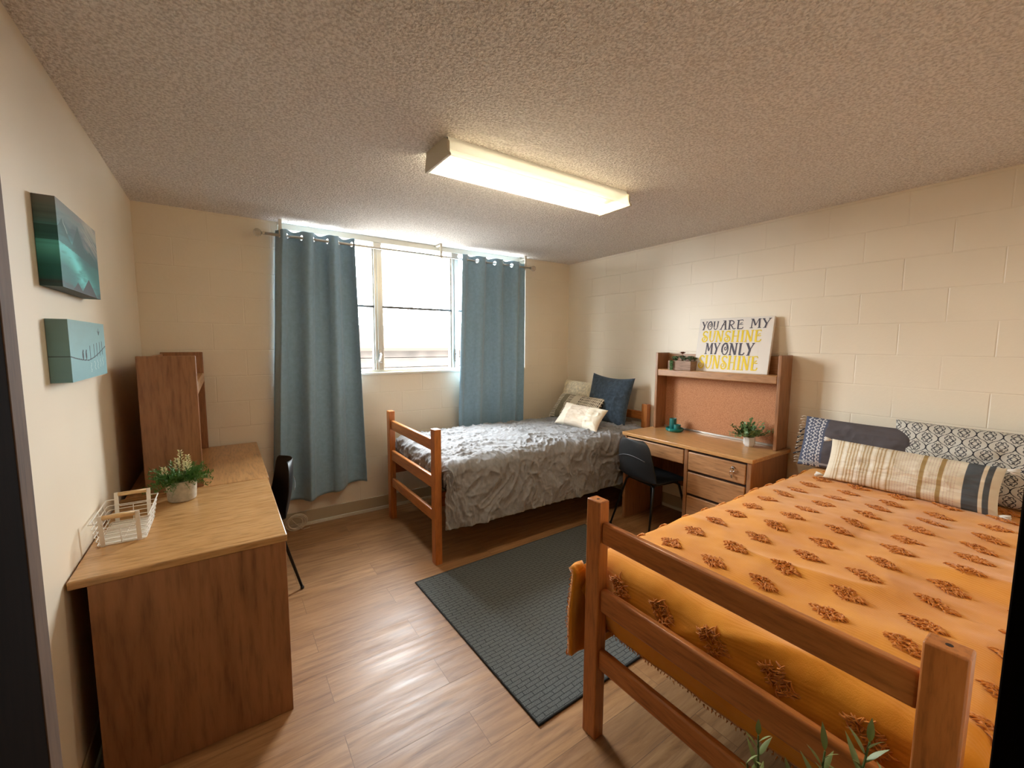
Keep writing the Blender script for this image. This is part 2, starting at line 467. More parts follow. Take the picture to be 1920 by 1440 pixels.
for x, ce in ((-1.145, 0), (.17, 1), (1.14, 0)):
    m = MB()
    if ce:
        m.box(x - .012, x + .012, .0, .10, .10, .113); m.box(x - .010, x + .010, -.004, .004, -.014, .113)
    else:
        m.box(x - .011, x + .011, -.006, .006, -.014, .118); m.box(x - .011, x + .011, -.0, .094, .085, .091)
        m.box(x - .013, x + .013, .086, .092, .05, .118)
    m.box(x - .011, x + .011, -.014, .014, -.016, -.010)
    m.build('bracket', FRAMEP, rod, bevel=.001)

CURT = fabric('dusty_blue_blackout_cloth', (140, 170, 190), .75, 1200, .15, .04, .3)
def curtain(x0t, x1t, x0b, x1b, zb, label, seed, amp=.034, nw=4, phase=0.0, loose=None):
    """grommet curtain: wave about the rod, eight eyelets where the cloth crosses it"""
    zt = ROD_Z + .045
    root = thing('curtain', label, 'curtain', ((x0t + x1t) / 2, ROD_Y, zb), 0)
    top = np.linspace(0, .10, 26); rest = np.linspace(.10, 1, 90)[1:] if False else np.linspace(.10, zt - zb, 95)[1:]
    dz = np.concatenate([top, rest])
    nu = 340
    u = np.linspace(0, 1, nu)[:, None]; dd = dz[None, :]; q = np.clip(dd / (zt - zb), 0, 1)
    rs = np.random.RandomState(seed)
    uw = u + .018 * np.sin(2 * PI * (u * 1.3 + .2 * seed)) * sst(.05, .6, q)
    x = (x0t + (x1t - x0t) * u) * (1 - q) + (x0b + (x1b - x0b) * u) * q
    th = 2 * PI * nw * uw + phase
    w1 = np.sin(th)
    shape = np.sign(w1) * np.abs(w1) ** .8
    am = amp * (1 + .35 * q) * (1 + .5 * (fbm(u * 5 + seed, q * 1.2, 2, seed) - .5))
    y = -am * (shape * (1 - q * .25) + q * .5 * np.sin(th * .5 + seed))
    x = x + .012 * np.cos(th) * (.2 + q) + .006 * (fbm(u * 9, q * 3, 2, seed + 5) - .5)
    z = zt - dd + 0 * u + .012 * (1 - sst(0, .02, dd)) * (np.cos(2 * th) * .35)
    # soft horizontal-ish handling wrinkles low on the cloth
    ue = u if x0t < 2 else 1 - u
    k_ = (1 - sst(0, .075, ue)) * sst(.0, .03, q + .02); y = y * (1 - k_) + .086 * k_
    wr = (ridge(u * 3 + q * 2, q * 22 - u * 5, 2, seed + 9) - .45) * .010 * sst(.72, .9, q) * sst(.62, .8, u)
    y = y + wr
    z = z - .03 * q ** 6 * np.sin(u * 3.1 + .4) + (.05 * q ** 4 * (u - .2) if loose else 0)
    P = np.stack([x - root.location.x, y, z - zb], -1)
    # eyelets: at th = k*pi
    eye = []
    for k in range(0, 2 * nw + 1):
        uu = (k * PI - phase) / (2 * PI * nw)
        if .01 < uu < .99: eye.append(uu)
    o = grid('cloth', P, CURT, root)
    bm = bmesh.new(); bm.from_mesh(o.data); bm.faces.ensure_lookup_table()
    cen = []
    for uu in eye:
        i = int(round(uu * (nu - 1))); i = min(max(i, 1), nu - 2); j = int(np.argmin(np.abs(dz - (zt - ROD_Z))))
        c = Vector(P[i, j]); tx = Vector(P[i + 1, j] - P[i - 1, j]).normalized(); cen.append((c, tx))
    kill = []
    for f in bm.faces:
        c = f.calc_center_median()
        if c.z < zt - zb - .09: continue
        for cc, tx in cen:
            if (c - cc).length < .0205: kill.append(f); break
    bmesh.ops.delete(bm, geom=kill, context='FACES'); bm.to_mesh(o.data); bm.free()
    md = o.modifiers.new('solid', 'SOLIDIFY'); md.thickness = .002
    for cc, tx in cen:
        m = MB(); pts = []
        for k in range(20):
            a = 2 * PI * k / 20; pts.append(cc + tx * (.0215 * math.cos(a)) + Vector((0, 0, 1)) * (.0215 * math.sin(a)))
        m.tube(pts, .0032, 6, closed=True); m.build('grommet', CHROME, root, smooth=True)
    return root
curtain(.828, 1.385, .715, 1.425, .27, 'dusty blue curtain left of the window, hanging nearly to the floor', 3, nw=3, amp=.044, phase=.6, loose=1)
curtain(2.375, 3.196, 2.31, 3.17, .30, 'dusty blue curtain right of the window, hanging behind the grey bed', 5, nw=4, amp=.038, phase=.9)

# ------------------------------------------------------------------ ceiling lamp
LX0, LX1, LY0, LY1, LZ = 1.315, 2.53, 1.765, 2.024, 2.352
lamp = thing('ceiling_light', 'long rectangular fluorescent ceiling light glowing warm white', 'ceiling light', ((LX0 + LX1) / 2, (LY0 + LY1) / 2, H))
def ll(m): m.v = [(a - (LX0 + LX1) / 2, b - (LY0 + LY1) / 2, c - H) for a, b, c in m.v]; return m
m = MB(); m.box(LX0 + .0145, LX1 - .0145, LY0 + .034, LY1 - .022, H - .011, H); m.box(LX0 + .02, LX1 - .02, LY0 + .07, LY1 - .07, H - .035, H - .012)
ll(m).build('housing', mat('grey_lamp_housing', (52, 50, 46), .8), lamp, bevel=.002)
CAPM = mat('white_end_cap', (200, 192, 172), .5)
for a, b in ((LX0, LX0 + .014), (LX1 - .014, LX1)):
    m = MB()
    pr = [(LY0 + .045, H), (LY0 + .012, H - .025), (LY0 + .012, LZ + .02), (LY0 + .0, LZ + .006), (LY0, LZ - .003), (LY1, LZ - .003), (LY1, LZ + .02), (LY1 - .02, H)]
    n = len(pr)
    m.add([(a, y, z) for y, z in pr] + [(b, y, z) for y, z in pr], [tuple(range(n)), tuple(range(2 * n - 1, n - 1, -1))] + [(i, n + i, n + (i + 1) % n, (i + 1) % n) for i in range(n)])
    ll(m).build('end_cap', CAPM, lamp, bevel=.0015)
DIF = bpy.data.materials.new('warm_acrylic_diffuser'); DIF.use_nodes = True; t = NT(DIF); t.t.nodes.remove(t.b)
em = t.n('ShaderNodeEmission'); em.inputs[0].default_value = (1.0, .80, .50, 1); em.inputs[1].default_value = LAMP_EMIT
tl = t.n('ShaderNodeBsdfTranslucent'); tl.inputs[0].default_value = (.85, .80, .66, 1)
dfz = t.n('ShaderNodeBsdfDiffuse'); dfz.inputs[0].default_value = (.75, .72, .62, 1)
mxs = t.n('ShaderNodeMixShader'); mxs.inputs[0].default_value = .12; t.l(dfz.outputs[0], mxs.inputs[1]); t.l(tl.outputs[0], mxs.inputs[2])
tp = t.n('ShaderNodeBsdfTransparent'); tp.inputs[0].default_value = (1, .97, .90, 1)
mxt = t.n('ShaderNodeMixShader'); mxt.inputs[0].default_value = .55; t.l(mxs.outputs[0], mxt.inputs[1]); t.l(tp.outputs[0], mxt.inputs[2])
ad = t.n('ShaderNodeAddShader'); t.l(mxt.outputs[0], ad.inputs[0]); t.l(em.outputs[0], ad.inputs[1]); t.l(ad.outputs[0], t.t.nodes['Material Output'].inputs[0])
DIFS = DIF.copy(); DIFS.name = 'ribbed_acrylic_side'
for nd in DIFS.node_tree.nodes:
    if nd.type == 'BSDF_TRANSPARENT': nd.inputs[0].default_value = (.42, .40, .34, 1)
def lens(pr, name, mt):
    n = len(pr); m = MB(); m.add([(LX0 + .014, y, z) for y, z in pr] + [(LX1 - .014, y, z) for y, z in pr], [(i, i + 1, n + i + 1, n + i) for i in range(n - 1)])
    return ll(m).build(name, mt, lamp)
lens([(LY0 + .014, LZ), (LY1 - .012, LZ)], 'diffuser', DIF)
lens([(LY0 + .032, H - .0005), (LY0 + .022, H - .03), (LY0 + .018, H - .05), (LY0 + .016, LZ + .03), (LY0 + .008, LZ + .012), (LY0 + .006, LZ + .003), (LY0 + .014, LZ)], 'lens_side', DIFS)
lens([(LY1 - .012, LZ), (LY1 - .004, LZ + .004), (LY1 - .006, LZ + .03), (LY1 - .018, H - .0005)], 'lens_side', DIFS)
TUB = bpy.data.materials.new('glowing_tube'); TUB.use_nodes = True; t = NT(TUB); t.t.nodes.remove(t.b)
em = t.n('ShaderNodeEmission'); em.inputs[0].default_value = (1.0, .92, .76, 1); em.inputs[1].default_value = TUBE_EMIT
t.l(em.outputs[0], t.t.nodes['Material Output'].inputs[0])
m = MB(); m.tube([(LX0 + .07, LY1 - .085, LZ + .024), (LX1 - .07, LY1 - .085, LZ + .024)], .018, 12); ll(m).build('fluorescent_tube', TUB, lamp, smooth=True)

# ------------------------------------------------------------------ beds
BW, PX0 = .99, 1.575
def bed(y0, label, px0):
    """y0 = outer face of the near posts; foot at px0, head by the right wall"""
    r = thing('wooden_bed_frame', label, 'bed frame', (px0, y0, 0))
    px, py = .05, .066
    L = W - .015 - px0
    for x in (0, L - px):
        for y in (0, BW - py):
            m = MB(); m.box(x, x + px, y, y + py, 0, .945)
            po_ = m.build('post', PINEV, r, bevel=.004)
            m = MB(); m.lathe([(0, .9445), (.006, .9452), (.006, .9456), (0, .9456)], (x + px / 2, y + py / 2, 0), 10)
            m.build('peg_hole', DARKGAP, po_)
        for z0, z1, nm in ((.787, .868, 'top_rail'), (.522, .610, 'middle_rail'), (.290, .368, 'lower_rail')):
            m = MB(); m.box(x + .012, x + .040, py - .001, BW - py + .001, z0, z1)
            m.build(nm, PINE, r, bevel=.008, bseg=3)
    for y in (.02, BW - .048):
        m = MB(); m.box(px - .002, L - px + .002, y, y + .028, .40, .50); m.build('side_rail', PINEX, r, bevel=.004)
    m = MB(); m.box(px + .11, L - px - .01, .05, BW - .05, .455, .475)
    for i in range(9): m.box(px + .12 + i * .22, px + .15 + i * .22, .05, BW - .05, .44, .455)
    m.build('spring_deck', STEELD, r)
    for y in (BW,):
        m = MB(); m.box(.008, .042, y, y + .006, .40, .62); m.build('hook_plate', STEELD, r, bevel=.002)
    return r
Y1, Y2 = 2.562, .116
bed(Y1, 'orange-brown wooden bed frame under the window, with grey bedding', 1.585)
bed(Y2, 'orange-brown wooden bed frame in the foreground, with mustard bedding', 1.555)
MATT = fabric('dark_mattress_ticking', (70, 68, 78), .9)
for y0, x0, lab in ((Y1, 1.70, 'mattress under the crinkled grey comforter'), (Y2, 1.70, 'mattress under the mustard orange comforter')):
    m = MB(); m.box(x0, 3.775, y0 + .045, y0 + BW - .045, .477, .655)
    tag(m.build('mattress', MATT, bevel=.04, bseg=4), lab, 'mattress')

def drape(name, label, mats, y0, top, crown, xf, xfoot, lf, xh, xhead, hangn, hangf, yn, yf, res, bumpf, solid, tufts=None, rad=.055, footside='n'):
    """comforter: flat (s,t) cloth laid over the mattress, hanging at the near side (yn), far side (yf) and dropping inside the footboard.
    lf = length below foot edge; xh = how far the hanging side reaches towards the foot."""
    a0 = rad * PI / 2
    top_w = (yf - rad) - (yn + rad)
    t_tot = hangn + a0 + top_w + a0 + hangf
    nt = int(t_tot / res); ns = int((xhead - xf + a0 + lf) / res)
    tt = np.linspace(0, t_tot, nt)[None, :] + np.zeros((ns, 1)); ss = np.linspace(-(a0 + lf), xhead - xf, ns)[:, None] + np.zeros((1, nt))
    def cross(t_):
        y = np.zeros_like(t_); z = np.zeros_like(t_); ny = np.zeros_like(t_); nz = np.zeros_like(t_)
        k = t_ < hangn
        y[k] = yn; z[k] = top - rad - (hangn - t_[k]); ny[k] = -1
        k = (t_ >= hangn) & (t_ < hangn + a0); th = (t_[k] - hangn) / rad
        y[k] = yn + rad - rad * np.cos(th); z[k] = top - rad + rad * np.sin(th); ny[k] = -np.cos(th); nz[k] = np.sin(th)
        k = (t_ >= hangn + a0) & (t_ < hangn + a0 + top_w)
        y[k] = yn + rad + (t_[k] - hangn - a0); z[k] = top; nz[k] = 1
        b_ = hangn + a0 + top_w
        k = (t_ >= b_) & (t_ < b_ + a0); th = (t_[k] - b_) / rad
        y[k] = yf - rad + rad * np.sin(th); z[k] = top - rad + rad * np.cos(th); ny[k] = np.sin(th); nz[k] = np.cos(th)
        k = t_ >= b_ + a0
        y[k] = yf; z[k] = top - rad - (t_[k] - b_ - a0); ny[k] = 1
        return y, z, ny, nz
    y, z, ny, nz = cross(tt)
    w_top = sst(hangn - .01, hangn + a0 + .03, tt) * (1 - sst(hangn + a0 + top_w - .03, hangn + 2 * a0 + top_w + .01, tt))
    ds = np.maximum(0, -ss)
    th = np.minimum(ds, a0) / rad
    fx = xf - rad * np.sin(th); fdrop = rad * (1 - np.cos(th)) + np.maximum(0, ds - a0)
    ex = xf - (xf - xh) * (ds / (a0 + lf))
    x_over = np.where(ss < 0, fx, xf + ss); x_side = np.where(ss < 0, ex, xf + ss)
    x = x_over * w_top + x_side * (1 - w_top)
    z = z - fdrop * w_top
    cr = crown * np.clip(np.sin(PI * np.clip((y - yn) / (yf - yn), 0, 1)), 0, 1) ** .6 * w_top * sst(-.02, .25, ss)
    z = z + cr
    nx = -np.sin(th) * w_top * (ss < 0)
    nzz = nz * (1 - (1 - np.cos(th)) * w_top * (ss < 0))
    hang_d = np.maximum(0, np.maximum(hangn - tt, tt - (hangn + 2 * a0 + top_w)))
    foot_d = np.maximum(0, ds - a0) * w_top
    h = bumpf(ss, tt, hang_d, foot_d, w_top)
    P = np.stack([x + nx * h, y + ny * h, z + nzz * h], -1)
    extra = None
    if tufts is not None: extra = tufts(P, ss, tt, res)
    o = grid(name, P, mats, None, solid=solid, extra=None)
    me = o.data
    zmin = P[..., 2].min(); c0 = np.array([(xf + xhead) / 2, (yn + yf) / 2, zmin])
    co = (P.reshape(-1, 3) - c0); me.vertices.foreach_set('co', co.astype(np.float32).ravel()); me.update()
    o.location = c0
    md = o.modifiers[0]
    if extra is not None:
        # raised yarn tufts joined into the same mesh after the cloth has its thickness
        dg = bpy.context.evaluated_depsgraph_get(); ev = o.evaluated_get(dg); m2 = bpy.data.meshes.new_from_object(ev)
        o.modifiers.clear(); o.data = m2; bpy.data.meshes.remove(me)
        bm = bmesh.new(); bm.from_mesh(m2)
        eV, eF = extra; vv = [bm.verts.new(tuple(p - c0)) for p in eV]
        for f in eF:
            q = bm.faces.new([vv[i] for i in f]); q.material_index = 1; q.smooth = True
        bm.to_mesh(m2); bm.free(); m2.update()
    return tag(o, label, 'comforter')

# grey crinkled comforter
GREY = fabric('grey_crinkled_cotton', (142, 142, 144), .85, 420, .35, .05, .25)
def bump1(s, t_, hang, foot, wt):
    big = (fbm(s * 4 + 3, t_ * 4, 2, 11) - .5) * .022
    wx = 1.6 * fbm(s * 3, t_ * 3, 2, 4); wy = 1.6 * fbm(s * 3 + 9, t_ * 3 + 4, 2, 5)
    r1 = ridge(s * 5 + wx, t_ * 9 + wy, 2, 21) ** 1.6
    r2 = ridge(s * 17 + 3 * wx, t_ * 14 + s * 6 + 3 * wy, 3, 33) ** 1.8
    r4 = ridge(s * 34 + 4 * wy + t_ * 12, t_ * 22 - s * 9 + 4 * wx, 2, 61) ** 1.5
    a1 = s * 9 - t_ * 5; b1 = t_ * 4 + s * 2
    r3 = ridge(a1 + 2.2 * wx, b1 + 2.2 * wy, 3, 44) ** 1.4
    patch = .45 + 1.1 * fbm(s * 3.3, t_ * 3.3, 2, 70)
    top = (r1 * .020 + r2 * .022 * patch + r4 * .009)
    side = r3 * .032 + r2 * .017 * patch + r4 * .006 + .030 * (fbm(s * 4.2, t_ * .8, 2, 50) - .35) * sst(0, .3, hang)
    return big + top * wt + side * (1 - wt)
drape('comforter', 'crinkled grey comforter on the bed under the window', GREY, Y1, .695, .045, 1.72, 1.66, .11, 1.645, 3.76,
      .385, .22, Y1 - .045, Y1 + BW + .02, .0062, bump1, .012)

# mustard comforter with leaf-shaped tufts
MUST = mat('mustard_ribbed_cotton', (210, 132, 26), .88, spec=.2); t = NT(MUST); v = t.coord()
t.col(t.ramp(t.noise(v, 6, 3), [(.3, (206, 130, 24)), (.7, (220, 146, 34))]))
rib = t.n('ShaderNodeTexWave', bands_direction='X'); rib.inputs['Scale'].default_value = 34; rib.inputs['Distortion'].default_value = 3.0; rib.inputs['Detail'].default_value = 3
sx_ = t.n('ShaderNodeSeparateXYZ'); t.l(v, sx_.inputs[0]); cx_ = t.n('ShaderNodeCombineXYZ')
t.l(t.math('SUBTRACT', sx_.outputs[0], sx_.outputs[2]), cx_.inputs[0]); t.l(t.math('MULTIPLY', sx_.outputs[1], .35), cx_.inputs[1]); t.l(cx_.outputs[0], rib.inputs[0]); b = t.bump(rib.outputs['Fac'], .25, .0012); t.bump(t.noise(v, 300, 2), .3, .0015, b); t.b.inputs['Sheen Weight'].default_value = .25
RIBZ = None
TUFT = mat('rust_tuft_yarn', (200, 120, 30), .9, spec=.2); TUFT.node_tree.nodes['Principled BSDF'].inputs['Sheen Weight'].default_value = .4
def bump2(s, t_, hang, foot, wt):
    big = (fbm(s * 3.2 + 1, t_ * 2.6, 2, 71) - .5) * .034
    fold = ridge(s * 2.6 + .7 * t_, t_ * 1.5 - s * .6, 1, 77) ** 3 * .014
    mid = (fbm(s * 9, t_ * 9, 3, 78) - .5) * .008
    side = .026 * (fbm(s * 5, t_ * 1.2, 2, 79)) * sst(0, .2, hang)
    bulge = .016 * np.sin(np.clip(foot / .2, 0, 1) * PI)
    ft = (ridge(t_ * 7 + s, s * 2.0, 2, 90) - .4) * .010 * sst(0, .06, foot)
    return big * wt + fold * wt + mid + side + bulge + ft
def tufts2(P, ss, tt, res, rad_=.06, hang_=.30):
    rg = np.random.RandomState(5)
    Nn = np.zeros_like(P); du = np.gradient(P, axis=0); dv = np.gradient(P, axis=1)
    Nn = np.cross(du, dv); Nn /= np.linalg.norm(Nn, axis=-1, keepdims=True) + 1e-9
    V = []; F = []
    s0 = ss[0, 0]; t0 = tt[0, 0]; ns, nt = P.shape[:2]
    dsx = (ss[-1, 0] - s0) / (ns - 1); dtx = (tt[0, -1] - t0) / (nt - 1)
    rows = []
    # rows 0.18 m apart across the bed, 0.165 m apart along it
    a_side = rad_ * PI / 2
    tc = hang_ + a_side + (.99 - (Y2 - .045) - rad_) - .18 * 8
    while tc < tt[0, -1] - .05:
        if tc > t0 + .05:
            sc_ = 1.92 - 1.69 - .165 * 4
            while sc_ < ss[-1, 0] - .05:
                if sc_ > s0 + .05: rows.append((sc_ + rg.uniform(-.006, .006), tc + rg.uniform(-.006, .006)))
                sc_ += .165
        tc += .18
    def at(s_, q):
        i = (s_ - s0) / dsx; j = (q - t0) / dtx
        i = min(max(i, 0), ns - 1.001); j = min(max(j, 0), nt - 1.001)
        a, b_ = int(i), int(j); fi, fj = i - a, j - b_
        p = (P[a, b_] * (1 - fi) + P[a + 1, b_] * fi) * (1 - fj) + (P[a, b_ + 1] * (1 - fi) + P[a + 1, b_ + 1] * fi) * fj
        return p, Nn[a, b_]
    for (sc_, tc) in rows:
        nst = 84
        for k in range(nst):
            # leaf/diamond: long along t (across the bed), ragged ends
            a = rg.uniform(-1, 1); ww = (1 - abs(a)) ** .85
            bq = rg.uniform(-1, 1) * ww
            p0s, p0t = sc_ + bq * .040 + .012 * a, tc + a * .046
            ang = rg.uniform(-.5, .5) + (.9 if rg.rand() < .5 else -.9) * (.9 if abs(a) < .8 else .1) + PI / 2
            Lh = rg.uniform(.008, .014)
            pts = []
            for m_ in range(4):
                e = m_ / 3 - .5
                ps = p0s + 2 * Lh * e * math.cos(ang) * .8; pt = p0t + 2 * Lh * e * math.sin(ang)
                p, nn = at(ps, pt)
                hgt = .0012 + .0055 * math.sin(PI * m_ / 3) * rg.uniform(.6, 1.2)
                pts.append(p + nn * hgt)
            base = len(V); rr = .0021
            for m_, p in enumerate(pts):
                d_ = pts[min(m_ + 1, 3)] - pts[max(m_ - 1, 0)]; d_ /= np.linalg.norm(d_) + 1e-9
                sd = np.cross(d_, nn); sd /= np.linalg.norm(sd) + 1e-9; up_ = np.cross(sd, d_)
                q = rr * (1 if 0 < m_ < 3 else .6)
                V += [p + sd * q, p + up_ * q * 1.2, p - sd * q, p - up_ * q]
            for m_ in range(3):
                for e in range(4):
                    F.append((base + m_ * 4 + e, base + m_ * 4 + (e + 1) % 4, base + m_ * 4 + 4 + (e + 1) % 4, base + m_ * 4 + 4 + e))
    # shaggy fringe along the hanging hem and the foot hem
    hem = [(s_, tt[0, -1]) for s_ in np.arange(s0, ss[-1, 0], .012)] + [(s0, q) for q in np.arange(t0, tt[0, -1], .012)]
    for (s_, q) in hem:
        for rep in range(3):
            p, nn = at(s_ + rg.uniform(-.006, .006), q); 
            p = p + nn * rg.uniform(-.008, .008); d_ = np.array([rg.uniform(-.4, .4), rg.uniform(-.4, .4), -1.0]); L_ = rg.uniform(.004, .011)
            base = len(V)
            for m_ in range(3):
                c = p + d_ * L_ * m_ / 2; qd = .0022 * (1 - .3 * m_)
                V += [c + np.array([qd, 0, 0]), c + np.array([0, qd, 0]), c - np.array([qd, 0, 0]), c - np.array([0, qd, 0])]
            for m_ in range(2):
                for e in range(4): F.append((base + m_ * 4 + e, base + m_ * 4 + (e + 1) % 4, base + m_ * 4 + 4 + (e + 1) % 4, base + m_ * 4 + 4 + e))
    return np.array(V), np.array(F)
drape('comforter', 'mustard orange comforter with tufted leaf motifs on the foreground bed', [MUST, TUFT], Y2, .700, .012, 1.69, 1.63, .22, 1.535, 3.76,
      .30, .36, Y2 - .045, Y2 + BW + .055, .009, bump2, .022, tufts=tufts2, rad=.06)

# ------------------------------------------------------------------ pillows
def pillow(name, label, w, h, thk, loc, rot, mats, colf=None, n=120, seed=0, sag=.0, ears=.03, group=None, cat='pillow', wr=.004):
    """local: x across the width, z up, y = thickness (front is -y); origin at bottom centre"""
    nu = n; nv = max(24, int(n * h / w))
    u = np.linspace(-1, 1, nu)[:, None] + np.zeros((1, nv)); v_ = np.linspace(-1, 1, nv)[None, :] + np.zeros((nu, 1))
    ed = (1 - np.abs(u) ** 2.6) * (1 - np.abs(v_) ** 2.6)
    ed = np.clip(ed, 0, 1) ** .46
    px = u * w / 2 * (1 - ears * (1 - np.abs(v_) ** 2)); pz = v_ * h / 2 * (1 - ears * 1.4 * (1 - np.abs(u) ** 2))
    pz = pz + h / 2
    if sag: pz = pz - sag * np.clip(v_, 0, 1) ** 2 * (1 - u * u)
    nz_ = (fbm(u * 2.5 + seed, v_ * 2.5, 3, seed) - .5) * .03 * ed
    corner = ridge(u * 3 + seed, v_ * 3, 2, seed + 3) * wr * ed
    yf_ = -(ed * thk / 2 + nz_ + corner); yb = ed * thk / 2 * .9
    bow = .0
    F_ = np.stack([px, yf_, pz], -1); B_ = np.stack([px, yb, pz], -1)
    V = np.concatenate([F_.reshape(-1, 3), B_.reshape(-1, 3)])
    idx = np.arange(nu * nv).reshape(nu, nv)
    a, b_, c, d = idx[:-1, :-1].ravel(), idx[1:, :-1].ravel(), idx[1:, 1:].ravel(), idx[:-1, 1:].ravel()
    Fa = np.concatenate([np.stack([a, b_, c, d], 1), np.stack([a, d, c, b_], 1) + nu * nv])
    me = bpy.data.meshes.new(name)
    me.vertices.add(len(V)); me.vertices.foreach_set('co', V.astype(np.float32).ravel())
    me.loops.add(len(Fa) * 4); me.loops.foreach_set('vertex_index', Fa.astype(np.int32).ravel())
    me.polygons.add(len(Fa)); me.polygons.foreach_set('loop_start', np.arange(0, len(Fa) * 4, 4, dtype=np.int32)); me.polygons.foreach_set('loop_total', np.full(len(Fa), 4, dtype=np.int32))
    me.polygons.foreach_set('use_smooth', np.ones(len(Fa), dtype=bool))
    me.update(calc_edges=True)
    me.materials.append(mats)
    if colf is not None:
        C = colf(u * w / 2, v_ * h / 2, w, h)
        at = me.color_attributes.new('pattern', 'FLOAT_COLOR', 'POINT')
        C4 = np.ones((len(V), 4), np.float32); C4[:nu * nv, :3] = C.reshape(-1, 3); C4[nu * nv:, :3] = C.reshape(-1, 3)
        at.data.foreach_set('color', C4.ravel())
    bm = bmesh.new(); bm.from_mesh(me); bmesh.ops.remove_doubles(bm, verts=bm.verts[:], dist=.0004); bm.to_mesh(me); bm.free()
    o = bpy.data.objects.new(name, me); COL.objects.link(o)
    o.location = loc; o.rotation_euler = rot
    if label: tag(o, label, cat, group)
    return o
def L3(c): return np.array(lin(c))
# headings: front of each pillow faces -x (rotz = -90deg -> local -y to world -x)
RZ = -PI / 2
PLAIN = fabric('cream_linen', (214, 200, 172), .9, 600)
NAVY = fabric('slate_navy_linen', (66, 80, 94), .9, 500, .5, .14)
PATM = attr_mat('woven_pillow_cover')
# pillows stand leaning back against the wall: tilt about local x
pillow('pillow', 'plain cream pillow at the back, in the window corner of the grey bed', .62, .41, .17, (3.62, 3.36, .715), (math.radians(-14), 0, RZ - .05), PLAIN, n=90, seed=2)
pillow('throw_pillow', 'large slate navy square pillow on the grey bed', .50, .50, .16, (3.57, 2.925, .722), (math.radians(-14), math.radians(3), RZ + .12), NAVY, n=110, seed=4, ears=.09, wr=.010)
def pat_tribal(x, z, w, h):
    base = np.zeros(x.shape + (3,)); cream = L3((214, 202, 178)); tan = L3((128, 118, 96)); dk = L3((70, 62, 54))
    base[:] = cream
    q = (x / w + .5)
    k = (q > .16) & (q < .30); base[k] = tan
    rows = (np.mod(z / .020, 1) < .5)
    k = ((q > .04) & (q < .155)) | ((q > .31) & (q < .42)); base[k & rows] = tan * .8
    dash = (np.mod(x / .018, 1) < .45) & (np.mod(z / .034, 1) < .72)
    k = (q > .58) & dash; base[k] = dk
    return base
pillow('throw_pillow', 'cream and taupe woven pillow with dashed stripes on the grey bed', .62, .31, .13, (3.35, 3.19, .738), (math.radians(-40), 0, RZ + .04), PATM, pat_tribal, 200, 6)
def pat_white(x, z, w, h):
    base = np.zeros(x.shape + (3,)); base[:] = L3((240, 232, 214)); k = np.abs(x + .02) < .105; base[k] = L3((222, 208, 190)); return base
wp = pillow('throw_pillow', 'small white lumbar pillow lying in front on the grey bed', .47, .26, .12, (3.12, 2.86, .742), (math.radians(-44), math.radians(4), RZ + .22), PATM, pat_white, 140, 9, ears=.08, wr=.012)

# bed 2
def pat_char(x, z, w, h):
    base = np.zeros(x.shape + (3,)); base[:] = L3((86, 80, 82)); q = (x / w + .5)
    wh = L3((190, 186, 184)); bl = L3((78, 82, 98))
    k = q < .24; base[k] = bl
    for c, a in ((.06, .012), (.13, .012), (.19, .006)):
        zz = np.abs(np.mod(z / .026, 1) - .5) * 2
        d = np.abs(q - (c + (zz - .5) * a * 2.6)); base[(d < .008) & (q < .24)] = wh
    for c in (.095, .16, .215):
        base[(np.abs(q - c) < .006) & (np.mod(z / .02, 1) < .55)] = wh
    k = (np.abs(z + h * .43) < .006) & (q < .9); base[k] = wh * .6
    return base
chp = pillow('throw_pillow', 'charcoal grey pillow with embroidered band and white tassels on the mustard bed', .60, .33, .15, (3.60, .90, .725), (math.radians(-16), 0, RZ - .03), PATM, pat_char, 240, 12)
TW = mat('white_tassel_yarn', (214, 206, 194), .9); TB = mat('black_tassel_yarn', (40, 36, 38), .9)
m = MB(); mb = MB(); rt_ = random.Random(3)
for i in range(17):
    z = .01 + i * .0197; x = -.30
    m.tube([(x + .004, 0, z), (x - .014, -.004, z + .004), (x - .018 - rt_.random() * .014, -.006, z - .008 + rt_.random() * .012)], [.0012, .0014, .0020], 5)
    if 2 < i < 14 and i % 2 == 0:
        e_ = rt_.uniform(.02, .045); mb.tube([(x + .004, .012, z), (x - .012, .016, z - .006), (x - e_, .020, z - .018 - rt_.random() * .012)], [.003, .0045, .006], 6)
m.build('white_tassel_fringe', TW, chp, smooth=True)['label'] = 'white tassels'
mb.build('black_tassel_fringe', TB, chp, smooth=True)['label'] = 'black tassels'
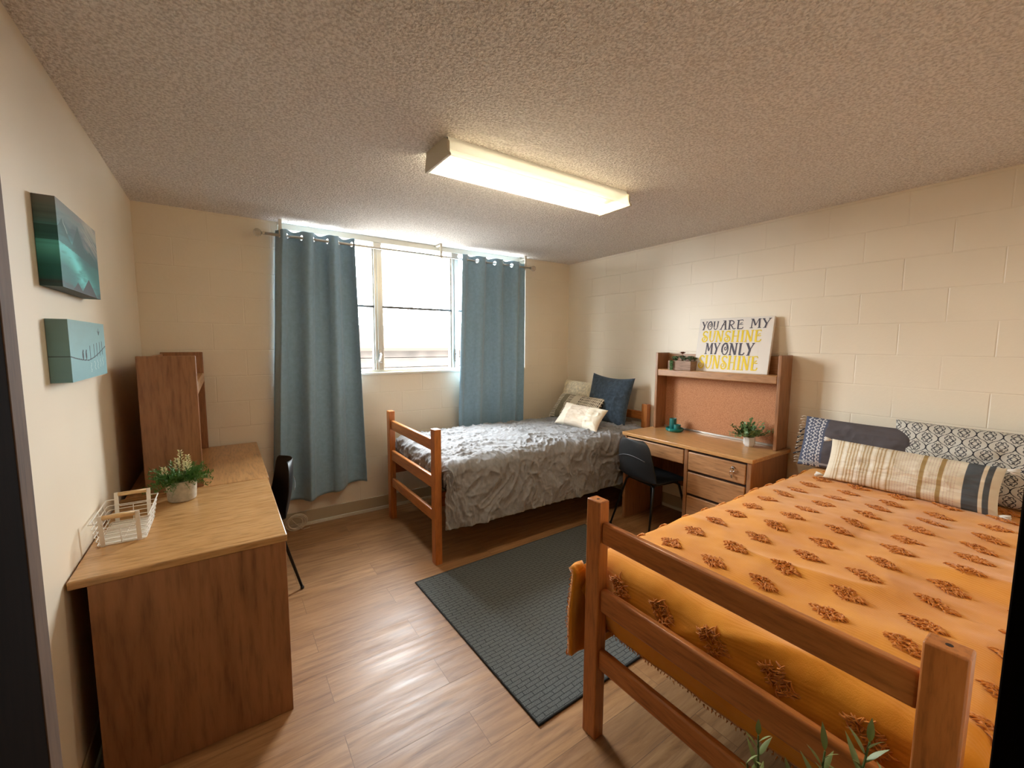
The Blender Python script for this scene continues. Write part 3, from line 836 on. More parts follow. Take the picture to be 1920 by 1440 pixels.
def pat_ogee(x, z, w, h):
    base = np.zeros(x.shape + (3,)); lt = L3((192, 188, 178)); dk = L3((34, 34, 44)); base[:] = lt
    P_, Q_ = .092, .108
    # ogee lattice
    for k in range(-9, 10):
        for off in (0,):
            xc = k * P_ / 2 * 1.0
            sgn = 1 if k % 2 == 0 else -1
            cv = np.cos(2 * PI * z / Q_); cv = np.sign(cv) * np.abs(cv) ** .8
            xx = xc + sgn * P_ / 4 * cv
            base[np.abs(x - xx) < .0026] = dk
    # scroll crosses centred in each ogee
    for i in range(-5, 6):
        for j in range(-4, 5):
            for (cx, cz) in ((i * P_ + P_ / 2 * 0 + P_ / 4 + P_ / 4 * 0, j * Q_), ):
                pass
    def motif(cx, cz):
        X = np.abs(x - cx); Z = np.abs(z - cz)
        # four outward hooks + small diamond ring
        X, Z = X * 1.36, Z * 1.36
        d1 = np.abs(X + Z - .018); base[(d1 < .0026) & (X + Z < .03)] = dk
        r1 = np.hypot(X - .020, Z - .013); base[(np.abs(r1 - .0085) < .0024) & ((X > .017) | (Z < .012))] = dk
        r2 = np.hypot(X - .010, Z - .028); base[(np.abs(r2 - .0075) < .0024) & ((Z > .026) | (X < .009))] = dk
    for i in range(-8, 9):
        # between wave 2i (xc) and 2i+1: widest where cos = -1 -> centre
        for j in range(-5, 6):
            motif(i * P_ + P_ / 4, j * Q_ + Q_ / 2)
            motif(i * P_ - P_ / 4, j * Q_)
    return base
pillow('pillow', 'white pillow with navy lattice scroll print on the mustard bed', .70, .385, .16, (3.62, .385, .715), (math.radians(-13), 0, RZ + .04), PATM, pat_ogee, 420, 14)
def pat_stripe(x, z, w, h):
    base = np.zeros(x.shape + (3,)); q = x / w + .5; cream = L3((216, 204, 182)); base[:] = cream
    tan = L3((180, 154, 116)); grey = L3((84, 88, 92)); pk = L3((196, 172, 156)); dtan = L3((162, 134, 88))
    st = np.mod(q * 46, 1)
    base[(q > .05) & (q < .44) & (st < .42)] = tan * 1.02
    base[(q > .20) & (q < .30)] = base[(q > .20) & (q < .30)] * .93
    for c in (.115, .215, .305, .395): base[np.abs(q - c) < .009] = L3((224, 216, 200))
    base[(q > .44) & (q < .80) & (np.mod(q * 60, 1) < .28) & (np.mod(z / .008, 1) < .6)] = pk
    for c in (.605, .705): base[np.abs(q - c) < .013] = dtan
    base[(q > .825)] = grey; base[(q > .905) & (q < .925)] = cream; base[(q > .955)] = cream
    return base
stp = pillow('throw_pillow', 'long cream striped lumbar pillow with grey band in front on the mustard bed', .70, .245, .12, (3.43, .635, .716), (math.radians(-24), math.radians(1.5), RZ + .05), PATM, pat_stripe, 400, 17, ears=.03, wr=.008)
for sx in (-1, 1):
    for zz in (.012, .238):
        m = MB()
        for k in range(12):
            a = rt_.uniform(0, 2 * PI); 
            m.tube([(sx * .35, 0, zz), (sx * (.365 + rt_.random() * .008), .006 * math.cos(a), zz + .008 * math.sin(a)), (sx * (.385 + rt_.random() * .008), .012 * math.cos(a), zz + .014 * math.sin(a))], [.003, .004, .0035], 5)
        m.build('corner_tassel', TW, stp, smooth=True)

# ------------------------------------------------------------------ rug
RUG = mat('charcoal_ribbed_rug', (72, 78, 78), .95, spec=.15); t = NT(RUG); v = t.coord()
br = t.n('ShaderNodeTexBrick'); br.inputs['Scale'].default_value = 1; br.inputs['Brick Width'].default_value = .07; br.inputs['Row Height'].default_value = .022; br.inputs['Mortar Size'].default_value = .0016
br.inputs['Mortar Smooth'].default_value = .6
wv = t.n('ShaderNodeTexNoise'); wv.inputs['Scale'].default_value = 6; t.l(v, wv.inputs['Vector'])
vm = t.n('ShaderNodeVectorMath', operation='MULTIPLY_ADD'); t.l(wv.outputs['Color'], vm.inputs[0]); vm.inputs[1].default_value = (.05, .02, 0); t.l(v, vm.inputs[2])
t.l(vm.outputs[0], br.inputs['Vector'])
c = t.ramp(t.noise(v, 220, 3), [(.3, (80, 84, 84)), (.7, (114, 118, 117))]); c = t.mix(c, (*lin((38, 40, 42)), 1), t.math('MULTIPLY', br.outputs['Fac'], .8)); t.col(c)
b = t.bump(t.math('SUBTRACT', 1.0, br.outputs['Fac']), .8, .004); t.bump(t.noise(v, 260, 3), .6, .003, b)
rug = thing('area_rug', 'dark charcoal rug on the floor between the two beds', 'rug', (1.415, 1.205, 0), math.radians(1.3))
m = MB(); m.box(.006, 1.51, .006, 1.234, 0, .009); m.build('pile', RUG, rug, bevel=.003)
m = MB(); m.tube([(0.004, .004, .005), (1.512, .004, .005), (1.512, 1.236, .005), (.004, 1.236, .005)], .0055, 6, closed=True); m.build('binding', mat('dark_rug_binding', (42, 45, 48), .9), rug, smooth=True)

# ------------------------------------------------------------------ desks, dresser, hutches
def oak3(w=None): return OAKV
def drawer(parent, x0, x1, z0, z1, name='drawer', mt=OAK):
    m = MB(); m.box(x0, x1, -.004, .016, z0, z1); return m.build(name, mt, parent, bevel=.006, bseg=3)
def desk(label, loc, rz, w, d, h, dw, mirror=False):
    """front faces local -y; kneehole left and drawers right, or the other way round"""
    r = thing('wooden_desk', label, 'desk', loc, rz)
    mx = (lambda a, b: (w - b, w - a)) if mirror else (lambda a, b: (a, b))
    def bx(name, x0, x1, y0, y1, z0, z1, mt, bev=.003):
        a, b_ = mx(x0, x1); m = MB(); m.box(a, b_, y0, y1, z0, z1); return m.build(name, mt, r, bevel=bev)
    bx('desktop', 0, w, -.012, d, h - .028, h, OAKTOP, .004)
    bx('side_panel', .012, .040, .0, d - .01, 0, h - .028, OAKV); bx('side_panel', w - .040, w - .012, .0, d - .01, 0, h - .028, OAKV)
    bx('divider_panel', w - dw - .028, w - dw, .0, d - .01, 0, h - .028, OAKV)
    bx('back_panel', .040, w - .04, d - .03, d - .012, .25, h - .028, OAKV)
    bx('drawer_case', w - dw + .0005, w - .0405, .018, d - .031, .04, h - .0285, DARKGAP, 0)
    bx('kick_panel', w - dw + .0005, w - .0405, .006, .017, .0, .075, OAK)
    a, b_ = mx(w - dw + .006, w - .046)
    for z0, z1 in ((.575, .712), (.395, .558), (.085, .378)): drawer(r, a, b_, z0 + h - .757, z1 + h - .757)
    a, b_ = mx(.046, w - dw - .034)
    drawer(r, a, b_, h - .150, h - .042, 'pencil_drawer')
    bx('drawer_tray', .05, w - dw - .04, .02, d - .1, h - .14, h - .0285, DARKGAP, 0)
    return r
def hutch(label, loc, rz, w, d, hh, shelfz):
    r = thing('desk_hutch', label, 'hutch', loc, rz)
    for a in (0, w - .024):
        m = MB(); m.box(a, a + .024, 0, d, 0, hh); m.build('side_panel', OAKV, r, bevel=.004)
    m = MB(); m.box(.0245, w - .0245, .004, d - .004, shelfz - .02, shelfz); m.build('shelf', OAKTOP, r, bevel=.003)
    m = MB(); m.box(.0245, w - .0245, .0, .020, shelfz - .060, shelfz - .002); m.build('shelf_apron', OAK, r, bevel=.007, bseg=3)
    m = MB(); m.box(.0245, w - .0245, d - .03, d - .012, .012, shelfz - .021)
    m.build('cork_board', CORK, r)
    m = MB(); m.box(.0245, w - .0245, d - .016, d - .002, shelfz + .0005, hh - .01); m.build('back_rail', OAK, r, bevel=.003)
    m = MB(); m.box(.026, w - .026, d - .042, d - .0305, .0, .016); m.build('metal_trim', ALU, r, bevel=.002)
    return r
CORK = mat('tan_cork_board', (182, 128, 92), .9, spec=.15); t = NT(CORK); v = t.coord()
t.col(t.ramp(t.noise(v, 190, 4, .7), [(.32, (150, 98, 66)), (.5, (184, 130, 94)), (.7, (204, 152, 116))]))
DH = .766
desk('oak desk against the right wall between the two beds', (3.295, 2.43, 0), -PI / 2, 1.097, W - 3.295 - .008, DH, .475)
hutch('oak hutch on the right-hand desk, with a lettered canvas on its shelf', (3.665, 2.40, DH), -PI / 2, 1.04, W - 3.665 - .012, 1.447 - DH, 1.302 - DH)
desk('oak desk in the far left corner, beyond the chest of drawers', (.622, 2.706, 0), PI / 2, 1.03, .60, .757, .43)
hutch('oak hutch on the left-hand desk behind the white-flowered plant', (.335, 2.716, .757), PI / 2, 1.01, .235, .692, .545)
# near chest of drawers along the left wall
ch = thing('chest_of_drawers', 'oak chest of drawers nearest the camera along the left wall', 'chest of drawers', (.622, 1.84, 0), PI / 2)
CW, CD = .862, .606
SIDEP = wood('brown_oak_side', (112, 72, 44), (158, 108, 70), (174, 122, 82), 'z', .5, .55, .7)
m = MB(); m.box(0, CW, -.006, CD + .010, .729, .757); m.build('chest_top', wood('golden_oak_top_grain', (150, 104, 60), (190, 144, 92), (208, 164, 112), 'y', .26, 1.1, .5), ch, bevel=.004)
for a in (.004, CW - .030):
    m = MB(); m.box(a, a + .026, .0, CD - .035, 0, .729); m.build('side_panel', SIDEP, ch, bevel=.002)
m = MB(); m.box(.031, CW - .031, CD - .06, CD - .04, .05, .729); m.build('back_panel', OAKV, ch)
m = MB(); m.box(.031, CW - .031, .018, CD - .061, .06, .7285); m.build('drawer_case', DARKGAP, ch)
m = MB(); m.box(.031, CW - .031, .008, .0175, 0, .055); m.build('kick_panel', OAK, ch)
for z0, z1 in ((.575, .715), (.395, .562), (.215, .382), (.065, .202)): drawer(ch, .036, CW - .036, z0, z1)

# key ring hanging at the top drawer lock of the right-hand desk
kr = thing('key_ring', 'small silver ring and key hanging on the top desk drawer lock', 'keys', (3.285, 1.462, .655))
m = MB(); m.lathe([(0, 0), (.011, 0), (.011, .004), (0, .005)], n=14); o = m.build('lock_face', CHROME, kr); o.rotation_euler = (0, -PI / 2, 0); o.location = (.006, 0, .03)
def ring(c, r, y=0, a0=0, a1=2 * PI, n=16): return [(c[0], c[1] + r * math.cos(a0 + (a1 - a0) * i / n), c[2] + r * math.sin(a0 + (a1 - a0) * i / n)) for i in range(n + 1)]
m = MB(); m.tube(ring((-.004, 0, .018), .015), .0022, 6); m.tube(ring((-.007, .002, -.010), .015, a0=-2.2, a1=2.0), .0024, 6); m.build('ring', CHROME, kr, smooth=True)
m = MB(); m.box(-.010, -.008, -.007, .007, -.04, -.018); m.build('key', CHROME, kr, bevel=.0008)

# ------------------------------------------------------------------ chairs
def chair(label, loc, rz):
    """front faces local -y... the backrest stands at +y"""
    r = thing('shell_chair', label, 'chair', loc, rz, None)
    nu, nv = 40, 60
    tt_ = np.linspace(0, 1, nv)
    ctrl = np.array([[.0, -.225, .438], [.12, -.19, .452], [.38, .0, .440], [.60, .155, .432], [.70, .205, .462], [.78, .228, .53], [.90, .252, .66], [1.0, .262, .805]])
    def cr(k): 
        return np.interp(tt_, ctrl[:, 0], ctrl[:, k])
    yy, zz = cr(1), cr(2)
    ker = np.ones(7) / 7
    yp = np.convolve(np.pad(yy, 3, 'edge'), ker, 'valid'); zp = np.convolve(np.pad(zz, 3, 'edge'), ker, 'valid')
    half = np.interp(tt_, [0, .06, .3, .6, .72, .86, .94, .98, 1], [.165, .198, .225, .222, .215, .205, .180, .145, .10])
    u = np.linspace(-1, 1, nu)[:, None]
    X = u * half[None, :]
    seatw = 1 - sst(.58, .78, tt_)[None, :]
    dish = (np.abs(u) ** 2.2)
    Z = zp[None, :] + dish * .028 * seatw * sst(.1, .4, tt_)[None, :]
    Y = yp[None, :] - dish * .055 * (1 - seatw)
    o = grid('seat_shell', np.stack([X, Y, Z], -1), BLACKP, r, solid=.006, offs=1)
    md = o.modifiers.new('sub', 'SUBSURF'); md.levels = 1; md.render_levels = 1
    # thin moulded ridge across the outside of the back, greyed to paint its highlight
    m = MB(); pts = []
    for i in range(15):
        a = -1 + 2 * i / 14; pts.append((a * .155, .246 - .03 * abs(a) ** 2.2 + .010 + .004, .655 - .035 * a * a - .012 * a))
    m.tube(pts, .0022, 6); m.build('back_ridge', mat('highlight_grey', (86, 86, 88), .5), r, smooth=True)
    m = MB(); m.tube([(-.15, -.12, .425), (.15, -.12, .425)], .008); m.tube([(-.15, .12, .420), (.15, .12, .420)], .008)
    m.tube([(-.13, -.12, .425), (-.13, .12, .42)], .008); m.tube([(.13, -.12, .425), (.13, .12, .42)], .008); m.build('under_frame', BLACKM, r, smooth=True)
    for sx in (-1, 1):
        for y0, y1 in ((-.12, -.21), (.12, .235)):
            m = MB(); m.tube([(sx * .13, y0, .425), (sx * .155, y0 + (y1 - y0) * .12, .405), (sx * .225, y1, .006)], [.010, .010, .008], 10)
            lg = m.build('leg', BLACKM, r, smooth=True)
            m = MB(); m.lathe([(0, 0), (.010, 0), (.011, .006), (.010, .016), (0, .017)], (sx * .225, y1, 0), 10); m.build('foot_cap', BLACKP, lg, smooth=True)
    return r
# rz rotates local; backrest direction +y -> world
chair('black moulded chair pushed into the right-hand desk', (3.30, 2.115, 0), math.radians(90 - 10))
chair('black moulded chair at the left-hand desk, mostly hidden behind it', (.530, 2.978, 0), math.radians(-84))

# ------------------------------------------------------------------ canvases on the left wall
CANV = attr_mat('painted_canvas', .55, True, .3, 500)
def canvas(label, y0, y1, z0, z1, dep, colf, cat='painting', n=260):
    """flat box on the left wall, front faces +x"""
    w, h = y1 - y0, z1 - z0
    r = thing('canvas_painting', label, cat, (0.001, y0, z0))
    nu, nv = n, int(n * h / w)
    u = np.linspace(0, 1, nu)[:, None] + np.zeros((1, nv)); v_ = np.linspace(0, 1, nv)[None, :] + np.zeros((nu, 1))
    P = np.stack([np.full_like(u, dep), u * w, v_ * h], -1)
    grid('painted_front', P, CANV, r, colors=colf(u, v_), smooth=False)
    # sides: wrap of the picture over the edges
    e = 30
    q = np.linspace(0, 1, e)[:, None] + np.zeros((1, nv)); vv = np.linspace(0, 1, nv)[None, :] + np.zeros((e, 1))
    for uu, nm in ((0, 'near_edge'), (1, 'far_edge')):
        P = np.stack([q * dep, np.full_like(q, uu * w), vv * h], -1)
        if uu == 1: P = P[::-1]
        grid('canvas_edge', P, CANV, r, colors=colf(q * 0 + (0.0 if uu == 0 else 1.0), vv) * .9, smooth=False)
    q = np.linspace(0, 1, 8)[:, None] + np.zeros((1, nu)); vv = np.linspace(0, 1, nu)[None, :] + np.zeros((8, 1))
    for zz in (0, 1):
        P = np.stack([q * dep, vv * w, np.full_like(q, zz * h)], -1)
        if zz == 0: P = P[::-1]
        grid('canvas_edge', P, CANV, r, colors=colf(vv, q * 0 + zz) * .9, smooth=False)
    m = MB(); m.box(0, .004, .004, w - .004, .004, h - .004); m.build('canvas_back', DARKGAP, r)
    return r
def lerpc(stops, v_):
    out = np.zeros(v_.shape + (3,)); ps = [s_[0] for s_ in stops]
    for k in range(3): out[..., k] = np.interp(v_, ps, [lin(s_[1])[k] for s_ in stops])
    return out
def paint1(u, v_):
    n_ = fbm(u * 5 + v_ * 6, v_ * 18 - u * 4, 4, 101)
    c = lerpc([(0, (66, 82, 84)), (.12, (40, 110, 108)), (.35, (34, 104, 98)), (.55, (32, 82, 84)), (.72, (74, 92, 96)), (.85, (112, 128, 122)), (1, (128, 124, 116))], v_ + (n_ - .5) * .2)
    # bright wave sweep
    d = v_ - (.50 - .55 * u + .08 * np.sin(u * 7)); g = np.exp(-(d / .17) ** 2) * (1 - sst(.55, 1, u)) * np.clip(n_ * 1.6 + .1, 0, 1)
    c = c * (1 - .85 * g[..., None]) + L3((112, 224, 220)) * .85 * g[..., None]
    # sky streaks
    g = sst(.50, .75, v_) * sst(.45, .8, u) * ridge(u * 4 + v_ * 3, v_ * 20 + u * 10, 2, 120) * .7
    c = c * (1 - g[..., None]) + L3((196, 180, 156)) * g[..., None]
    # peaks
    pk = np.maximum(.86 - np.abs(u - .46) * 1.9, np.maximum(.80 - np.abs(u - .10) * 1.3, .62 - np.abs(u - .75) * .6)) + (n_ - .5) * .06
    k = (v_ < pk) & (v_ > .52 - .1 * u); c[k] = c[k] * .25 + L3((42, 78, 76)) * .75
    k = (np.abs(v_ - pk - .01) < .012) & (u > .12) & (u < .33) & (v_ > .66); c[k] = L3((150, 166, 156))
    pk2 = np.maximum(.22 - np.abs(u - .66) * 1.0, .12 - np.abs(u - .36) * .9)
    k = v_ < pk2; c[k] = L3((58, 62, 62))
    return c
def paint2(u, v_):
    n_ = fbm(u * 8, v_ * 9, 3, 140)
    c = lerpc([(0, (124, 166, 172)), (.4, (134, 176, 180)), (1, (128, 160, 158))], v_ + (n_ - .5) * .3)
    dk = L3((38, 44, 48))
    wire = .42 - .10 * np.sin(np.clip(u, 0, 1) * PI * .95 + .1) * 1.0 + .20 * np.clip(u - .45, 0, 1) ** 1.1 * 1.4
    # posts with pale reflections
    for i, x in enumerate((.50, .62, .71, .80, .88)):
        bot = np.interp(x, [.4, 1], [.30, .42]); tp = bot + .26
        c[(np.abs(u - x) < .008) & (v_ > bot) & (v_ < tp)] = dk * 1.4
        k = (np.abs(u - x - .012 * np.sin(v_ * 60)) < .009) & (v_ < bot - .05) & (v_ > bot - .22) & (np.mod(v_ * 30 + i, 1) < .7); c[k] = L3((186, 210, 206))
    c[np.abs(v_ - wire) < .009] = dk
    # two birds on the wire, one flying
    for x in (.30, .385):
        zb = .335 + .06
        k = ((((u - x) / .020) ** 2 + ((v_ - zb - .02) / .075) ** 2) < 1); c[k] = dk
        k = ((((u - x - .008) / .014) ** 2 + ((v_ - zb - .095) / .022) ** 2) < 1); c[k] = dk
    k = (((u - .80) / .014) ** 2 + ((v_ - .80) / .03) ** 2 < 1) | ((np.abs(v_ - .80 - (np.abs(u - .80)) * 1.6) < .014) & (np.abs(u - .80) < .032)) | ((np.abs(u - .80) < .006) & (v_ > .78) & (v_ < .9)); c[k] = dk
    return c
canvas('teal landscape canvas on the left wall, the upper of two', 1.895, 2.395, 1.690, 1.962, .05, paint1)
canvas('pale blue canvas of birds on a wire, the lower of two', 1.905, 2.400, 1.388, 1.590, .05, paint2)

# ------------------------------------------------------------------ lettered canvas on the hutch
SGW, SGH, SGD = .585, .435, .022
sg = thing('lettered_canvas', 'white canvas lettered YOU ARE MY SUNSHINE leaning on the hutch shelf', 'sign', (3.735, 2.068, 1.3025))
SG = Matrix.Rotation(math.radians(9.5), 4, 'Y')
def place_sign(o):
    # local: x across (reads left to right), y up, z out of the face; world: x -> -y, y -> up (leaning), z -> -x
    B = Matrix(((0, 0, -1, 0), (-1, 0, 0, 0), (0, 1, 0, 0), (0, 0, 0, 1)))
    R_ = Matrix.Rotation(math.radians(8.5), 4, 'Y')
    o.matrix_local = R_ @ B
m = MB(); m.box(0, SGW, 0, SGH, -SGD, 0)
cv_ = m.build('canvas_panel', mat('white_canvas', (222, 214, 204), .8), sg, bevel=.002); place_sign(cv_)
def arc(cx, cy, rx, ry, a0, a1, n=14): return [(cx + rx * math.cos(math.radians(a0 + (a1 - a0) * i / n)), cy + ry * math.sin(math.radians(a0 + (a1 - a0) * i / n))) for i in range(n + 1)]
def spiral(cx, cy, r0_, r1_, a0, a1, n=20, sx=1): return [(cx + sx * (r0_ + (r1_ - r0_) * i / n) * math.cos(math.radians(a0 + (a1 - a0) * i / n)), cy + (r0_ + (r1_ - r0_) * i / n) * math.sin(math.radians(a0 + (a1 - a0) * i / n))) for i in range(n + 1)]
TK, TN = .15, .065
GLYPH = {
 'Y': (.66, [([(.10, .98), (.34, .46)], TK), ([(.60, .98), (.36, .46)], TN), ([(.36, .5), (.26, .02)], TK), ([(0, .97), (.22, .97)], TN), ([(.48, .97), (.68, .99)], TN), ([(.12, .02), (.36, .03)], TN)]),
 'O': (.62, [(arc(.31, .5, .26, .47, 60, 215), TK * .9), (arc(.31, .5, .26, .47, 215, 300), TN * 1.2), (arc(.31, .5, .24, .47, -60, 60), TK * .55), (spiral(.33, .58, .25, .05, 75, -330, 22, .62), TN)]),
 'U': (.62, [([(.12, .97), (.13, .35)], TK), (arc(.31, .33, .18, .30, 180, 350), TN * 1.2), ([(.49, .3), (.54, .97)], TK * .7), ([(.0, .97), (.24, .97)], TN), ([(.44, .97), (.62, .97)], TN)]),
 'A': (.66, [([(.10, .03), (.40, .97)], TN * 1.4), ([(.42, .99), (.50, .03)], TK), ([(.24, .97), (.46, .97)], TN), (arc(.33, .44, .14, .10, 200, 20), TN), ([(.0, .03), (.20, .03)], TN), ([(.38, .02), (.62, .02)], TN)]),
 'R': (.66, [([(.12, .98), (.12, .05)], TK), (arc(.18, .73, .28, .24, 95, -95), TK * .62), ([(.22, .50), (.42, .16)], TK * .7), (arc(.52, .16, .11, .11, 180, 350), TN * 1.3), ([(0, .97), (.22, .97)], TN), ([(.0, .03), (.24, .03)], TN)]),
 'E': (.58, [([(.14, .98), (.14, .03)], TK), ([(.1, .96), (.46, .99), (.50, .88)], TN * 1.2), (arc(.42, .60, .10, .09, 60, 330), TN), ([(.14, .52), (.40, .52)], TN), ([(.1, .05), (.46, .06), (.55, .22)], TN * 1.4), ([(0, .97), (.2, .97)], TN)]),
 'M': (.86, [([(.16, .98), (.12, .03)], TN * 1.3), ([(.20, .98), (.42, .28)], TK * .95), ([(.42, .28), (.64, .98)], TN), ([(.68, .98), (.72, .03)], TK), ([(.04, .97), (.24, .97)], TN), ([(.60, .97), (.82, .97)], TN), ([(0, .03), (.24, .03)], TN), ([(.60, .03), (.86, .03)], TN)]),
 'S': (.60, [(arc(.32, .74, .20, .21, 20, 230, 16), TK * .75), ([(.19, .59), (.30, .52), (.42, .42)], TK), (arc(.28, .27, .22, .24, 45, -190, 18), TK * .75), (spiral(.22, .27, .17, .05, 160, -120, 14), TN)]),
 'N': (.74, [([(.14, .97), (.12, .03)], TN * 1.4), ([(.14, .98), (.54, .03)], TK), ([(.58, .97), (.56, .03)], TN * 1.5), ([(.0, .97), (.22, .97)], TN), ([(.48, .97), (.70, .97)], TN), ([(.0, .03), (.22, .03)], TN)]),
 'H': (.74, [([(.14, .97), (.13, .03)], TK), ([(.56, .97), (.55, .03)], TK * .8), ([(.13, .50), (.55, .53)], TN), ([(.0, .97), (.26, .97)], TN), ([(.44, .97), (.68, .97)], TN), ([(.0, .03), (.26, .03)], TN), ([(.44, .03), (.68, .03)], TN)]),
 'I': (.32, [([(.16, .97), (.15, .03)], TK), ([(.03, .97), (.29, .97)], TN), ([(.02, .03), (.28, .03)], TN)]),
 'L': (.56, [([(.16, .97), (.14, .04)], TK), ([(.1, .05), (.42, .06), (.52, .22)], TN * 1.4), ([(.03, .97), (.29, .97)], TN)]),
}
def ribbon(mb_, pts, w, z, hs, sc_):
    n = len(pts); L_ = []; R__ = []
    for i in range(n):
        a = pts[max(i - 1, 0)]; b_ = pts[min(i + 1, n - 1)]; dx, dy = b_[0] - a[0], b_[1] - a[1]; l_ = math.hypot(dx, dy) + 1e-9
        nx, ny = -dy / l_ * w / 2, dx / l_ * w / 2
        L_.append((pts[i][0] + nx, pts[i][1] + ny)); R__.append((pts[i][0] - nx, pts[i][1] - ny))
    T_ = lambda p, zz: (p[0], p[1], zz)
    V = [T_(p, z) for p in L_] + [T_(p, z) for p in R__]
    mb_.add(V, [(i, n + i, n + i + 1, i + 1) for i in range(n - 1)])
dk_ = mat('grey_lettering_paint', (72, 68, 78), .7); yl_ = mat('yellow_lettering_paint', (226, 196, 36), .7)
zc_ = [0]
for word, x0, x1, y0, y1, slope, mb_ in (('YOU', .035, .285, .785, .945, .02, dk_), ('ARE', .305, .63, .785, .955, .02, dk_), ('MY', .71, .965, .80, .965, .01, dk_),
        ('SUNSHINE', .06, .875, .555, .765, .02, yl_), ('MY', .13, .345, .325, .535, 0, dk_), ('ONLY', .37, .80, .315, .535, 0, dk_), ('SUNSHINE', .055, .875, .05, .305, 0, yl_)):
    mt_ = mb_; mb_ = MB(); tot = sum(GLYPH[c_][0] for c_ in word) * 1.0 + .02 * (len(word) - 1)
    sx = (x1 - x0) * SGW / tot; sy = (y1 - y0) * SGH; cx = x0 * SGW
    for c_ in word:
        gw, strokes = GLYPH[c_]
        for pts, wd in strokes:
            zc_[0] += 1
            P_ = [(cx + p[0] * sx, (y0 + (p[1]) * (y1 - y0)) * SGH + 0) for p in pts]
            ribbon(mb_, P_, wd * min(sx, sy) * 1.05, .0006 + .000004 * (zc_[0] % 60), None, None)
        cx += (gw + .02) * sx
    o = mb_.build('lettered_word', mt_, sg); place_sign(o); o['label'] = ('grey' if mt_ is dk_ else 'yellow') + ' painted word ' + word
    md = o.modifiers.new('solid', 'SOLIDIFY'); md.thickness = .0008; md.offset = 1

# ------------------------------------------------------------------ plants and small things
GREEN = mat('deep_green_leaf', (78, 122, 54), .5); GREEN2 = mat('soft_green_leaf', (86, 118, 66), .55); SAGE = mat('grey_green_leaf', (96, 112, 78), .6)
STEM = mat('green_stem', (84, 96, 48), .6); SOIL = mat('dark_soil', (44, 34, 26), .95)
CONC = mat('pale_concrete', (186, 180, 164), .85); t = NT(CONC); t.col(t.ramp(t.noise(t.coord(), 60, 4), [(.3, (172, 166, 150)), (.7, (200, 194, 178))]))
# 1 flowering fern in concrete pot
p = thing('potted_plant', 'fluffy green plant with white flower spikes in a grey pot', 'potted plant', (.255, 2.545, .757))
m = MB(); m.lathe([(0, 0), (.050, 0), (.056, .006), (.062, .095), (.062, .10), (.054, .10), (.053, .088), (0, .088)], n=40); m.build('pot', CONC, p, smooth=False, bevel=.002)
m = MB(); m.lathe([(0, .0885), (.0525, .0885), (.0525, .090), (0, .092)], n=24); m.build('soil', SOIL, p)
m = MB(); r_ = random.Random(11)
for i in range(120):
    a = r_.uniform(0, 2 * PI); el = r_.uniform(.05, 1.15); L_ = r_.uniform(.07, .13); bx_, by_ = .03 * math.cos(a), .03 * math.sin(a)
    d = Vector((math.cos(a) * math.cos(el), math.sin(a) * math.cos(el), math.sin(el)))
    pts = [Vector((bx_, by_, .09)) + d * L_ * q - Vector((0, 0, .35 * L_ * q * q * math.cos(el))) for q in (0, .35, .7, 1)]
    m.tube(pts, [.0012, .001, .0009, .0006], 4)
    for k in range(16):
        q = .2 + .8 * k / 16; c = pts[0].lerp(pts[1], min(1, q / .35)) if q < .35 else (pts[1].lerp(pts[2], (q - .35) / .35) if q < .7 else pts[2].lerp(pts[3], (q - .7) / .3))
        sd = Vector((r_.uniform(-1, 1), r_.uniform(-1, 1), r_.uniform(-.3, 1))).normalized()
        m.leaf(c, (sd + d * .8), d, r_.uniform(.014, .024), .0045, .1, 3)
m.build('foliage', GREEN, p)
BLOS = mat('cream_blossom', (222, 218, 176), .6)
m = MB()
for (dx, dy, hh) in ((.004, .0, .205), (.03, .012, .165), (-.012, .015, .15), (.022, -.01, .13), (-.06, -.01, .105)):
    mf = MB(); top = Vector((dx, dy, .09 + hh * .72)); m.tube([(dx * .3, dy * .3, .09), (dx * .8, dy * .8, .09 + hh * .4), tuple(top)], .0014, 5)
    for k in range(26):
        q = k / 26; c = Vector((dx, dy, .09 + hh * (.34 + .40 * q))); a = k * 2.4
        sd = Vector((math.cos(a), math.sin(a), .7)); rr = .016 * (1 - q * .75)
        mf.leaf(c + sd * rr * .3, sd, (0, 0, 1), .010 + rr * .5, .007, -.2, 3)
    mf.build('flower_spike', BLOS, p)
m.build('flower_stem', STEM, p)

# 2 small plant in white faceted pot
p = thing('potted_plant', 'small green plant in a white faceted pot on the right-hand desk', 'potted plant', (3.66, 1.545, DH))
m = MB(); m.lathe([(0, 0), (.030, 0), (.042, .020), (.040, .072), (.036, .072), (.036, .062), (0, .062)], n=7); m.build('pot', mat('white_ceramic', (226, 224, 220), .25), p, bevel=.0015)
m = MB(); m.lathe([(0, .0625), (.0355, .0625), (.034, .066), (0, .067)], n=7); m.build('soil', SOIL, p)
m = MB(); ms = MB(); r_ = random.Random(21)
for i in range(52):
    a = r_.uniform(0, 2 * PI); el = r_.uniform(.25, 1.35); L_ = r_.uniform(.09, .155)
    d = Vector((math.cos(a) * math.cos(el), math.sin(a) * math.cos(el), math.sin(el))); b_ = Vector((.015 * math.cos(a), .015 * math.sin(a), .066))
    e = b_ + d * L_ - Vector((0, 0, .02)); ms.tube([b_, b_ + d * L_ * .5, e], .001, 4)
    for k in range(9):
        q = .35 + .65 * k / 8; c = b_.lerp(e, q); sd = Vector((r_.uniform(-1, 1), r_.uniform(-1, 1), r_.uniform(-.1, 1))).normalized()
        m.leaf(c, sd + d * .5, Vector((0, 0, 1)).cross(d), r_.uniform(.020, .032), r_.uniform(.014, .020), .15, 4, 0, .6)
m.build('foliage', mat('olive_green_leaf', (98, 124, 74), .5), p, smooth=True); ms.build('stem', STEM, p)

